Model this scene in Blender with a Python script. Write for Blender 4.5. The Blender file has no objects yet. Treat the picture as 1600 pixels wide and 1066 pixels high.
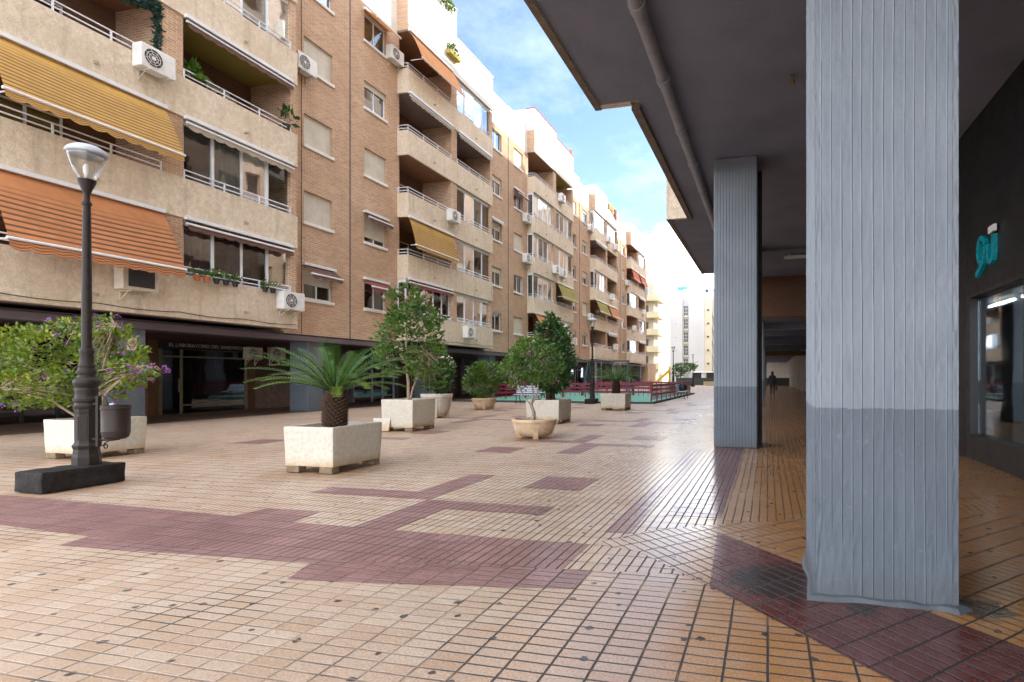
import bpy, bmesh, math, random
from math import sin, cos, pi, radians, sqrt, atan2
from mathutils import Vector, Matrix, noise
scene = bpy.context.scene
col = scene.collection
rnd = random.Random(11)
U = rnd.uniform

# ------------------------------------------------------------------ node helpers
def nd(nt, typ, ins=(), out=0, **props):
    n = nt.nodes.new(typ)
    for k, v in props.items():
        setattr(n, k, v)
    items = ins.items() if isinstance(ins, dict) else enumerate(ins)
    for i, v in items:
        if v is None:
            continue
        if isinstance(v, bpy.types.NodeSocket):
            nt.links.new(v, n.inputs[i])
        else:
            n.inputs[i].default_value = v
    return n.outputs[out]

def mt(nt, op, a, b=None, c=None, clamp=False):
    return nd(nt, 'ShaderNodeMath', (a, b, c), operation=op, use_clamp=clamp)

def C4(c):
    return (c[0], c[1], c[2], 1.0)

def mix(nt, fac, a, b, blend='MIX'):
    a = C4(a) if isinstance(a, tuple) else a
    b = C4(b) if isinstance(b, tuple) else b
    return nd(nt, 'ShaderNodeMix', {0: fac, 6: a, 7: b}, out=2, data_type='RGBA', blend_type=blend)

def mapr(nt, v, a, b, c=0.0, d=1.0):
    return nd(nt, 'ShaderNodeMapRange', (v, a, b, c, d))

def noise_t(nt, vec, scale, detail=4.0, rough=0.55, out=0):
    return nd(nt, 'ShaderNodeTexNoise', {'Vector': vec, 'Scale': scale, 'Detail': detail, 'Roughness': rough}, out=out)

def new_mat(name):
    m = bpy.data.materials.new(name)
    m.use_nodes = True
    nt = m.node_tree
    b = nt.nodes['Principled BSDF']
    return m, nt, b

def setin(nt, b, name, v):
    if isinstance(v, bpy.types.NodeSocket):
        nt.links.new(v, b.inputs[name])
    else:
        b.inputs[name].default_value = C4(v) if isinstance(v, tuple) and len(v) == 3 else v

def bump(nt, b, h, dist, strength=1.0):
    o = nd(nt, 'ShaderNodeBump', {'Strength': strength, 'Distance': dist, 'Height': h})
    nt.links.new(o, b.inputs['Normal'])

def wpos(nt):
    return nd(nt, 'ShaderNodeNewGeometry')

def opos(nt):
    return nd(nt, 'ShaderNodeTexCoord', out=3)

def plain(name, c, rough=0.6, var=0.18, nscale=6.0, metal=0.0, bmp=0.0, bscale=60.0, world=True, spec=0.5):
    m, nt, b = new_mat(name)
    p = wpos(nt) if world else opos(nt)
    n1 = noise_t(nt, p, nscale)
    f = mapr(nt, n1, 0.3, 0.7)
    dark = tuple(x * (1 - var) for x in c)
    lite = tuple(min(1, x * (1 + var * .7)) for x in c)
    setin(nt, b, 'Base Color', mix(nt, f, dark, lite))
    setin(nt, b, 'Roughness', mapr(nt, n1, 0.3, 0.7, max(0.02, rough - .08), min(1, rough + .08)))
    setin(nt, b, 'Metallic', metal)
    setin(nt, b, 'Specular IOR Level', spec)
    if bmp:
        bump(nt, b, noise_t(nt, p, bscale), bmp)
    return m

M = {}

def facade_u(nt):
    p = wpos(nt)
    s = nd(nt, 'ShaderNodeSeparateXYZ', (p,))
    x, y, z = s.node.outputs
    u = mt(nt, 'ADD', x, y)
    return p, u, z, nd(nt, 'ShaderNodeCombineXYZ', (u, z, 0.0))

def make_brick(name, c1, c2, mortar, wet=0.0):
    m, nt, b = new_mat(name)
    p, u, z, uv = facade_u(nt)
    br = nt.nodes.new('ShaderNodeTexBrick')
    nt.links.new(uv, br.inputs['Vector'])
    br.inputs['Color1'].default_value = C4(c1)
    br.inputs['Color2'].default_value = C4(c2)
    br.inputs['Mortar'].default_value = C4(mortar)
    br.inputs['Scale'].default_value = 1.0
    br.inputs['Mortar Size'].default_value = 0.011
    br.inputs['Brick Width'].default_value = 0.25
    br.inputs['Row Height'].default_value = 0.075
    n = noise_t(nt, p, 0.9, 5)
    n2 = noise_t(nt, p, 14.0, 3)
    c = mix(nt, mapr(nt, n, 0.3, 0.75, 0.0, 0.55), br.outputs[0], (c1[0] * .68, c1[1] * .62, c1[2] * .58))
    c = mix(nt, mapr(nt, n2, 0.45, 0.75, 0.0, 0.5), c, (c2[0] * 1.25, c2[1] * 1.25, c2[2] * 1.2))
    setin(nt, b, 'Base Color', c)
    setin(nt, b, 'Roughness', 0.88)
    h = mt(nt, 'SUBTRACT', mt(nt, 'MULTIPLY', n2, 0.4), br.outputs[1])
    bump(nt, b, h, 0.012)
    return m

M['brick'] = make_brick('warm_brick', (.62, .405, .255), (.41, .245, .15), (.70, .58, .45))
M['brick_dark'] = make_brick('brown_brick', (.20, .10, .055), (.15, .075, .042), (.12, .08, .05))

def make_aggregate():
    m, nt, b = new_mat('beige_aggregate_render')
    p, u, z, uv = facade_u(nt)
    big = noise_t(nt, p, 0.8, 5)
    mid = noise_t(nt, p, 9.0, 5, 0.7)
    fine = noise_t(nt, p, 55.0, 3)
    st = nd(nt, 'ShaderNodeCombineXYZ', (mt(nt, 'MULTIPLY', u, 4.0), mt(nt, 'MULTIPLY', z, 0.5), 0.0))
    streak = noise_t(nt, st, 1.0, 4)
    c = mix(nt, mapr(nt, mid, 0.32, 0.68), (.57, .475, .36), (.82, .72, .575))
    c = mix(nt, mapr(nt, big, 0.4, 0.75, 0, 0.6), c, (.56, .45, .315))
    c = mix(nt, mapr(nt, streak, 0.54, 0.80, 0, 0.5), c, (.30, .225, .15))
    c = mix(nt, mapr(nt, fine, .56, .70, 0, .55), c, (.33, .25, .17))
    # joints between the precast panels
    pj = mt(nt, 'PINGPONG', u, 0.65)
    j = mapr(nt, pj, 0.0, 0.012, 1.0, 0.0)
    c = mix(nt, mt(nt, 'MULTIPLY', j, 0.5), c, (.70, .60, .46))
    setin(nt, b, 'Base Color', c)
    setin(nt, b, 'Roughness', 0.9)
    bump(nt, b, mt(nt, 'ADD', fine, mid), 0.014)
    return m
M['aggregate'] = make_aggregate()
M['sill_dirty'] = plain('dirty_cement', (.42, .34, .24), .85, .3, 9)
M['lip'] = plain('brown_soffit_edge', (.17, .135, .10), .85, .3, 6)

M['white_wall'] = plain('white_roof_wall', (.70, .68, .64), .8, .08, 1.5)
M['cream_wall'] = plain('cream_wall', (.52, .47, .36), .85, .08, .6)
M['tower_white'] = plain('white_tower_wall', (.47, .465, .46), .85, .06, .3)
M['yellow_wall'] = plain('pale_yellow_wall', (.60, .54, .34), .85, .08, .6)
M['soffit'] = plain('grey_soffit_paint', (.18, .195, .255), .8, .22, .9, bmp=.004, bscale=40)
M['soffit_left'] = plain('mauve_grey_beam', (.13, .105, .115), .7, .2, .8)
M['ceil_brown'] = plain('brown_balcony_ceiling', (.33, .17, .10), .8, .15, 2)
M['ceil_olive'] = plain('olive_balcony_ceiling', (.36, .30, .07), .8, .12, 2)
M['ceil_grey'] = plain('mauve_balcony_ceiling', (.30, .24, .23), .8, .12, 2)
M['alu'] = plain('white_aluminium', (.72, .74, .76), .35, .08, 3)
M['alu_grey'] = plain('silver_aluminium', (.45, .48, .52), .35, .1, 3, metal=.5)
M['rail'] = plain('white_railing_paint', (.70, .72, .76), .4, .08, 3)
M['shutter'] = None
M['stone_sill'] = plain('white_stone_sill', (.74, .73, .70), .6, .08, 5)
M['black_frame'] = plain('black_metal_frame', (.018, .017, .018), .4, .2, 4)
M['iron'] = plain('dark_painted_iron', (.024, .018, .015), .55, .3, 12, bmp=.002, bscale=90, spec=.25)
M['block'] = plain('dark_painted_concrete', (.020, .017, .016), .75, .5, 7, bmp=.02, bscale=14, spec=.2)
M['bin'] = plain('brown_painted_bin', (.030, .019, .015), .5, .15, 5, spec=.25)
M['burgundy'] = plain('burgundy_paint', (.20, .02, .045), .45, .15, 4)
M['green_rubber'] = plain('green_rubber', (.12, .33, .26), .85, .15, 2, bmp=.004)
M['kerb'] = plain('dark_kerb', (.05, .06, .055), .8, .2, 3)
M['swing'] = plain('dark_green_steel', (.025, .05, .055), .45, .15, 4)
M['yellow'] = plain('yellow_plastic', (.80, .52, .02), .4, .08, 4)
M['bench'] = plain('pale_blue_slats', (.52, .58, .68), .5, .12, 5)
M['bark'] = plain('pale_bark', (.34, .25, .17), .9, .35, 22, bmp=.006, bscale=50)
M['bark_grey'] = plain('grey_bark', (.29, .24, .19), .9, .3, 22, bmp=.006, bscale=50)
M['bark_dark'] = plain('dark_fibrous_bark', (.075, .04, .02), .95, .6, 30, bmp=.01, bscale=60)
M['soil'] = plain('dry_soil', (.12, .075, .04), .95, .4, 15, bmp=.02, bscale=30)
M['wood_block'] = plain('weathered_wood', (.20, .14, .085), .9, .35, 14)
M['terracotta'] = plain('terracotta', (.50, .16, .07), .75, .15, 8)
M['dark_pot'] = plain('dark_plastic_pot', (.03, .03, .03), .5, .2, 8)
M['brown_door'] = plain('brown_varnished_wood', (.12, .055, .025), .5, .3, 5)
M['marble'] = plain('brown_marble_cladding', (.19, .125, .095), .35, .3, 6)
M['dark_red'] = plain('dark_red_panel', (.07, .02, .018), .5, .25, 4)
M['metal_dull'] = plain('dull_brass_frame', (.24, .20, .13), .4, .2, 6, metal=.4)
M['shop_black'] = plain('black_shop_cladding', (.012, .011, .013), .45, .2, 3)
M['shop_wall'] = plain('grey_shop_interior', (.16, .17, .18), .7, .1, 2)
M['shop_white'] = plain('white_shop_interior', (.55, .55, .54), .7, .1, 2)
M['white_panel'] = plain('pale_far_shop_wall', (.52, .50, .46), .7, .12, 1.2)
M['teal'] = plain('teal_sign_plastic', (.0, .25, .30), .3, .1, 8)
M['sign_white'] = plain('white_sign', (.75, .72, .68), .5, .05, 6)
M['sign_red'] = plain('red_sign_print', (.42, .03, .03), .5, .1, 6)
M['letter'] = plain('pale_lettering', (.42, .40, .38), .5, .1, 6)
M['ac_white'] = plain('white_enamel', (.72, .72, .70), .4, .1, 5)
M['ac_cream'] = plain('yellowed_enamel', (.56, .50, .40), .5, .15, 5)
M['ac_dark'] = plain('dark_grille', (.03, .03, .032), .5, .2, 9)
M['skin'] = plain('skin', (.42, .25, .17), .6, .1, 9)
M['cloth_dark'] = plain('dark_clothing', (.025, .025, .03), .85, .2, 9)
M['hair'] = plain('dark_hair', (.02, .014, .01), .6, .2, 9)
M['bag'] = plain('black_bag', (.015, .015, .017), .6, .2, 9)
M['laundry_o'] = plain('orange_blanket', (.62, .26, .08), .9, .2, 4)
M['laundry_r'] = plain('brown_red_blanket', (.22, .05, .04), .9, .2, 4)
M['red_tile'] = plain('red_coping', (.32, .06, .05), .7, .15, 5)
M['garland'] = plain('dark_green_garland', (.015, .06, .045), .8, .4, 20)
M['teal_roof'] = plain('teal_rooftop_sign', (.05, .30, .38), .5, .1, 4)
M['drain'] = plain('grey_drain_pipe', (.10, .095, .10), .55, .15, 5)
M['drain_light'] = plain('grey_painted_pipe', (.24, .245, .27), .5, .2, 5)
M['car'] = plain('beige_stone_wall', (.55, .43, .28), .85, .2, 2)
M['curtain'] = plain('white_curtain', (.62, .62, .62), .9, .08, 3)
M['curtain_dark'] = plain('mauve_curtain', (.12, .085, .12), .9, .2, 3)

def make_shutter():
    m, nt, b = new_mat('cream_roller_shutter')
    p, u, z, uv = facade_u(nt)
    w = mt(nt, 'PINGPONG', z, 0.0225)
    n = noise_t(nt, p, 2.0)
    c = mix(nt, mapr(nt, n, .3, .7), (.60, .54, .44), (.72, .67, .56))
    c = mix(nt, mapr(nt, w, 0.0, 0.005, 0.45, 0.0), c, (.22, .18, .13))
    setin(nt, b, 'Base Color', c)
    setin(nt, b, 'Roughness', .55)
    bump(nt, b, w, .6)
    return m
M['shutter'] = make_shutter()

def make_fabric(name, c, stripe=None, n=15, start=.12):
    m, nt, b = new_mat(name)
    uv = nd(nt, 'ShaderNodeTexCoord', out=2)
    s = nd(nt, 'ShaderNodeSeparateXYZ', (uv,))
    v = s.node.outputs[1]
    nz = noise_t(nt, opos(nt), 3.0)
    cc = mix(nt, mapr(nt, nz, .3, .7), tuple(x * .82 for x in c), c)
    if stripe:
        f = mt(nt, 'FRACT', mt(nt, 'MULTIPLY', v, float(n)))
        k = mapr(nt, f, 0.60, 0.68)
        k2 = mapr(nt, v, start, start + .25)           # the weave starts below the cassette
        cc = mix(nt, mt(nt, 'MULTIPLY', k, k2), cc, stripe)
    dz = noise_t(nt, opos(nt), 1.1, 5, .7)
    cc = mix(nt, mapr(nt, dz, .48, .75, 0, .5), cc, tuple(x * .5 for x in c))
    setin(nt, b, 'Base Color', cc)
    setin(nt, b, 'Roughness', .9)
    tr = nd(nt, 'ShaderNodeBsdfTranslucent', (cc,))
    mx = nd(nt, 'ShaderNodeMixShader', (0.3, b.outputs[0], tr))
    nt.links.new(mx, nt.nodes['Material Output'].inputs[0])
    return m
M['f_yellow'] = make_fabric('yellow_striped_awning', (.70, .41, .11), (.17, .115, .065), 15)
M['f_orange'] = make_fabric('orange_striped_awning', (.64, .27, .11), (.16, .075, .045), 13, .22)
M['f_plain'] = make_fabric('plain_orange_awning', (.72, .33, .13))
M['f_cream'] = make_fabric('cream_awning', (.48, .40, .30))
M['f_brown'] = make_fabric('brown_awning', (.20, .105, .075), (.11, .05, .04), 6)
M['f_red'] = make_fabric('dark_red_awning', (.24, .055, .045), (.33, .12, .09), 6)
M['f_bright'] = make_fabric('bright_red_awning', (.70, .12, .05), (.75, .35, .2), 8)
M['f_gold'] = make_fabric('gold_striped_awning', (.56, .46, .10), (.12, .12, .08), 12)

def make_glass(name, tint, gloss_min=.10, gloss_max=.75, trans=(.55, .6, .6)):
    m, nt, b = new_mat(name)
    nt.nodes.remove(b)
    lw = nd(nt, 'ShaderNodeLayerWeight', (0.35,), out=0)
    f = mapr(nt, lw, 0.0, 1.0, gloss_min, gloss_max)
    t = nd(nt, 'ShaderNodeBsdfTransparent', (C4(trans),))
    nz = noise_t(nt, wpos(nt), 0.7, 2)
    bp = nd(nt, 'ShaderNodeBump', {'Strength': .25, 'Distance': .02, 'Height': nz})
    g = nd(nt, 'ShaderNodeBsdfGlossy', {0: C4(tint), 'Roughness': .03, 'Normal': bp})
    mx = nd(nt, 'ShaderNodeMixShader', (f, t, g))
    nt.links.new(mx, nt.nodes['Material Output'].inputs[0])
    return m
M['glass'] = make_glass('window_glass', (.9, .95, 1))
M['glass_blue'] = make_glass('blue_window_glass', (.75, .87, 1), .35, .85, (.25, .35, .5))
M['glass_shop'] = make_glass('shop_glass', (.9, .95, 1), .22, .7, (.75, .8, .8))
M['glass_dark'] = make_glass('dark_shop_glass', (.8, .85, .9), .05, .45, (.6, .62, .62))
M['glass_lamp'] = make_glass('lamp_glass', (1, 1, 1), .05, .4, (.90, .90, .89))

def make_emit(name, c, s):
    m, nt, b = new_mat(name)
    setin(nt, b, 'Base Color', c)
    setin(nt, b, 'Emission Color', c)
    setin(nt, b, 'Emission Strength', s)
    return m
M['tube'] = make_emit('lit_tube', (1, .97, .88), 5)

def make_leaf(name, c1, c2, rough=.42, trans=.3):
    m, nt, b = new_mat(name)
    a = nd(nt, 'ShaderNodeAttribute', out=2, attribute_name='vary')
    c = mix(nt, a, c1, c2)
    n = noise_t(nt, wpos(nt), 3.0, 2)
    c = mix(nt, mapr(nt, n, .35, .7, 0, .5), c, (c1[0] * .5, c1[1] * .55, c1[2] * .5))
    setin(nt, b, 'Base Color', c)
    setin(nt, b, 'Roughness', rough)
    tr = nd(nt, 'ShaderNodeBsdfTranslucent', (c,))
    mx = nd(nt, 'ShaderNodeMixShader', (trans, b.outputs[0], tr))
    nt.links.new(mx, nt.nodes['Material Output'].inputs[0])
    return m
M['leaf_lime'] = make_leaf('lime_leaves', (.035, .115, .010), (.33, .38, .025))
M['leaf_dark'] = make_leaf('dark_glossy_leaves', (.014, .055, .011), (.07, .165, .025), .34, .2)
M['leaf_mid'] = make_leaf('mid_green_leaves', (.030, .095, .014), (.17, .28, .035), .40)
M['leaf_cycad'] = make_leaf('cycad_leaflets', (.010, .105, .030), (.22, .33, .012), .45, .25)
M['flower_p'] = make_leaf('purple_flowers', (.20, .05, .26), (.45, .20, .50), .8)
M['flower_w'] = make_leaf('pale_pink_flowers', (.7, .5, .45), (.85, .75, .7), .8)

def make_pot_white():
    m, nt, b = new_mat('stained_white_planter_paint')
    p = wpos(nt)
    z = nd(nt, 'ShaderNodeSeparateXYZ', (p,), out=2)
    n = noise_t(nt, p, 4.0, 6, .65)
    n2 = noise_t(nt, p, 18.0, 4)
    c = mix(nt, mapr(nt, n2, .35, .7), (.48, .435, .35), (.57, .535, .46))
    low = mapr(nt, mt(nt, 'ADD', z, mt(nt, 'MULTIPLY', n, .35)), 0.26, 0.42, 1, 0)
    c = mix(nt, mt(nt, 'MULTIPLY', low, .75), c, (.46, .30, .15))
    c = mix(nt, mapr(nt, n, .60, .70, 0, .6), c, (.42, .31, .19))
    setin(nt, b, 'Base Color', c)
    setin(nt, b, 'Roughness', .7)
    bump(nt, b, n2, .012)
    return m
M['pot_white'] = make_pot_white()
def make_pot_tan():
    m, nt, b = new_mat('tan_cement_bowl')
    p = wpos(nt)
    z = nd(nt, 'ShaderNodeSeparateXYZ', (p,), out=2)
    n = noise_t(nt, p, 5.0, 6, .65)
    c = mix(nt, mapr(nt, n, .35, .65), (.50, .34, .21), (.66, .51, .35))
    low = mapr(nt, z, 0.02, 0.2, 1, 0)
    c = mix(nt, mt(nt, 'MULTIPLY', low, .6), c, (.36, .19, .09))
    setin(nt, b, 'Base Color', c)
    setin(nt, b, 'Roughness', .75)
    bump(nt, b, n, .012)
    return m
M['pot_tan'] = make_pot_tan()

# painted concrete pillar with board marks, two-tone paint
def make_pillar(name, marks):
    m, nt, b = new_mat(name)
    p, u, z, uv = facade_u(nt)
    n = noise_t(nt, p, 1.6, 5)
    n2 = noise_t(nt, p, 26.0, 4, .6)
    n3 = noise_t(nt, nd(nt, 'ShaderNodeCombineXYZ', (mt(nt, 'MULTIPLY', u, 5.0), mt(nt, 'MULTIPLY', z, .8), 0.0)), 1.0, 6, .7)
    up = mix(nt, mapr(nt, n, .3, .7), (.165, .193, .225), (.21, .24, .272))
    lo = mix(nt, mapr(nt, n, .3, .7), (.09, .11, .135), (.115, .137, .165))
    e = mt(nt, 'ADD', z, mt(nt, 'MULTIPLY', mt(nt, 'SUBTRACT', n2, .5), .03))
    c = mix(nt, mapr(nt, e, 1.196, 1.204), lo, up)
    c = mix(nt, mapr(nt, n2, .64, .76, 0, .22), c, (.34, .36, .38))
    c = mix(nt, mapr(nt, n3, .56, .76, 0, .45), c, (.085, .095, .105))
    grime = mapr(nt, mt(nt, 'ADD', z, mt(nt, 'MULTIPLY', n3, .4)), .12, .42, .6, 0)
    c = mix(nt, grime, c, (.07, .065, .055))
    setin(nt, b, 'Base Color', c)
    setin(nt, b, 'Roughness', .62)
    h = mt(nt, 'MULTIPLY', n2, .5)
    if marks:
        w = mt(nt, 'PINGPONG', mt(nt, 'ADD', u, mt(nt, 'MULTIPLY', n2, .006)), 0.03)
        h = mt(nt, 'ADD', mapr(nt, w, 0.0, 0.006, 1.2, 0.0), h)
    bump(nt, b, h, .006)
    return m
M['pillar_near'] = make_pillar('blue_grey_paint_on_rough_concrete', False)
M['pillar'] = make_pillar('blue_grey_paint_on_board_marked_concrete', True)

# hydraulic tile paving: bars 8.3 cm by 20.5 cm, UV in metres (u across the bars)
def make_paving(name, pale, warm, spots=True, deep=(.03, .026, .024), soft=(.25, .175, .115)):
    m, nt, b = new_mat(name)
    p = wpos(nt)
    uv = nd(nt, 'ShaderNodeTexCoord', out=2)
    s = nd(nt, 'ShaderNodeSeparateXYZ', (uv,))
    u, v = s.node.outputs[0], s.node.outputs[1]
    wob = noise_t(nt, p, 2.5, 2)
    u = mt(nt, 'ADD', u, mt(nt, 'MULTIPLY', mt(nt, 'SUBTRACT', wob, .5), .012))
    pu = mt(nt, 'PINGPONG', u, .0415)
    pv = mt(nt, 'PINGPONG', v, .1025)
    gu = mapr(nt, pu, .0034, .0078, 1, 0)
    gv = mapr(nt, pv, .0040, .0080, 1, 0)
    g = mt(nt, 'MAXIMUM', gu, gv)
    cu = mt(nt, 'FLOOR', mt(nt, 'DIVIDE', u, .083))
    cv = mt(nt, 'FLOOR', mt(nt, 'DIVIDE', v, .205))
    wn = nd(nt, 'ShaderNodeTexWhiteNoise', (nd(nt, 'ShaderNodeCombineXYZ', (mt(nt, 'FLOOR', mt(nt, 'DIVIDE', cu, 2.0)), cv, 0.0)),), out=0)
    fine = noise_t(nt, p, 75.0, 4, .75)
    mid = noise_t(nt, p, 5.0, 5, .6)
    big = noise_t(nt, p, .45, 4, .6)
    # scouring plus sky sheen painted into the colour: open plaza pale, covered tiles warm
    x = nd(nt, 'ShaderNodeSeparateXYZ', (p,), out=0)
    wear_sheen = mapr(nt, mt(nt, 'ADD', x, mt(nt, 'MULTIPLY', mt(nt, 'SUBTRACT', big, .5), 1.6)), -1.7, .25, 1.0, 0.0)
    c = mix(nt, wear_sheen, warm, pale)
    c = mix(nt, mapr(nt, wn, 0, 1, 0, .38), c, tuple(q * .68 for q in warm))
    c = mix(nt, mapr(nt, mid, .45, .75, 0, .45), c, tuple(q * .75 for q in pale))
    c = mix(nt, mapr(nt, big, .50, .72, 0, .35), c, tuple(q * .55 for q in warm))
    c = mix(nt, mapr(nt, fine, .36, .66, 0, .62), c, tuple(q * .62 for q in warm))
    c = mix(nt, mapr(nt, fine, .55, .36, 0, .18), c, tuple((q + w_) * .6 for q, w_ in zip(pale, warm)))
    if spots:
        vo = nd(nt, 'ShaderNodeTexVoronoi', {'Vector': p, 'Scale': 2.7}, out=0, voronoi_dimensions='2D')
        vd = mt(nt, 'ADD', vo, mt(nt, 'MULTIPLY', noise_t(nt, p, 40.0, 3), .06))
        sp = mapr(nt, mt(nt, 'ADD', vd, mt(nt, 'MULTIPLY', mid, .12)), .138, .146, .95, 0)
        c = mix(nt, sp, c, (.045, .043, .04))
    gn = noise_t(nt, p, 1.3, 4)
    xyz = nd(nt, 'ShaderNodeSeparateXYZ', (p,)).node.outputs
    lit = mt(nt, 'MULTIPLY', mapr(nt, xyz[1], 3.2, 3.9, 1.0, 0.0), mapr(nt, xyz[0], -2.2, -.9, 1.0, 0.0))   # sandy joints in the scoured near corner
    gn2 = mt(nt, 'SUBTRACT', gn, mt(nt, 'MULTIPLY', lit, .17))
    gcol = mix(nt, mapr(nt, gn2, .30, .44), soft, deep)
    c = mix(nt, mt(nt, 'MULTIPLY', g, mapr(nt, gn2, .25, .45, .6, .98)), c, gcol)
    # dark wet-looking mortar stain in front of the near pillar
    for px, py, rad in ((.05, 3.82, .40), (1.24, 3.66, .20), (.55, 3.5, .12)):
        dd = nd(nt, 'ShaderNodeVectorMath', {0: p, 1: (px, py, 0)}, out=1, operation='DISTANCE')
        sn = noise_t(nt, p, 9.0, 5, .7)
        st = mapr(nt, mt(nt, 'ADD', dd, mt(nt, 'MULTIPLY', mt(nt, 'SUBTRACT', sn, .5), 1.1 * rad * 2)), rad * .55, rad, .82, 0)
        c = mix(nt, st, c, (.035, .033, .032))
    # rusty run-off round the planters
    for px, py, rad in ((-6.3, 6.75, 1.0), (-11.3, 6.9, 1.0), (-5.1, 11.35, .85), (-9.0, 12.2, .95), (-8.4, 5.0, .7)):
        dd = nd(nt, 'ShaderNodeVectorMath', {0: p, 1: (px, py, 0)}, out=1, operation='DISTANCE')
        st = mapr(nt, mt(nt, 'ADD', dd, mt(nt, 'MULTIPLY', mt(nt, 'SUBTRACT', mid, .5), 1.5 * rad)), rad * .45, rad, .6, 0)
        c = mix(nt, st, c, (.24, .125, .055))
    setin(nt, b, 'Base Color', c)
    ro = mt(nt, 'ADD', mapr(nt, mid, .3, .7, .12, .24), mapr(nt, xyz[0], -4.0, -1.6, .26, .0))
    ro = mt(nt, 'ADD', ro, mt(nt, 'MULTIPLY', g, .35), clamp=True)
    setin(nt, b, 'Roughness', ro)
    setin(nt, b, 'Specular IOR Level', .75)
    tilt = mt(nt, 'MULTIPLY', wn, .08)
    h = mt(nt, 'SUBTRACT', mt(nt, 'ADD', mt(nt, 'MULTIPLY', fine, .09), tilt), g)
    bump(nt, b, h, .0045)
    return m
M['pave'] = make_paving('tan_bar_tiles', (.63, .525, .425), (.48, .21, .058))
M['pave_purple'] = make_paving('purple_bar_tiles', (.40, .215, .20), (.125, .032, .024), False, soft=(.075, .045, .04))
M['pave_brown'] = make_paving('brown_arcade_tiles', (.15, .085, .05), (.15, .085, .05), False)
M['ground'] = plain('grey_asphalt', (.06, .058, .055), .9, .2, .5)
M['dirt'] = plain('dark_stained_mortar', (.05, .045, .04), .9, .5, 20, bmp=.01)
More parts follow.
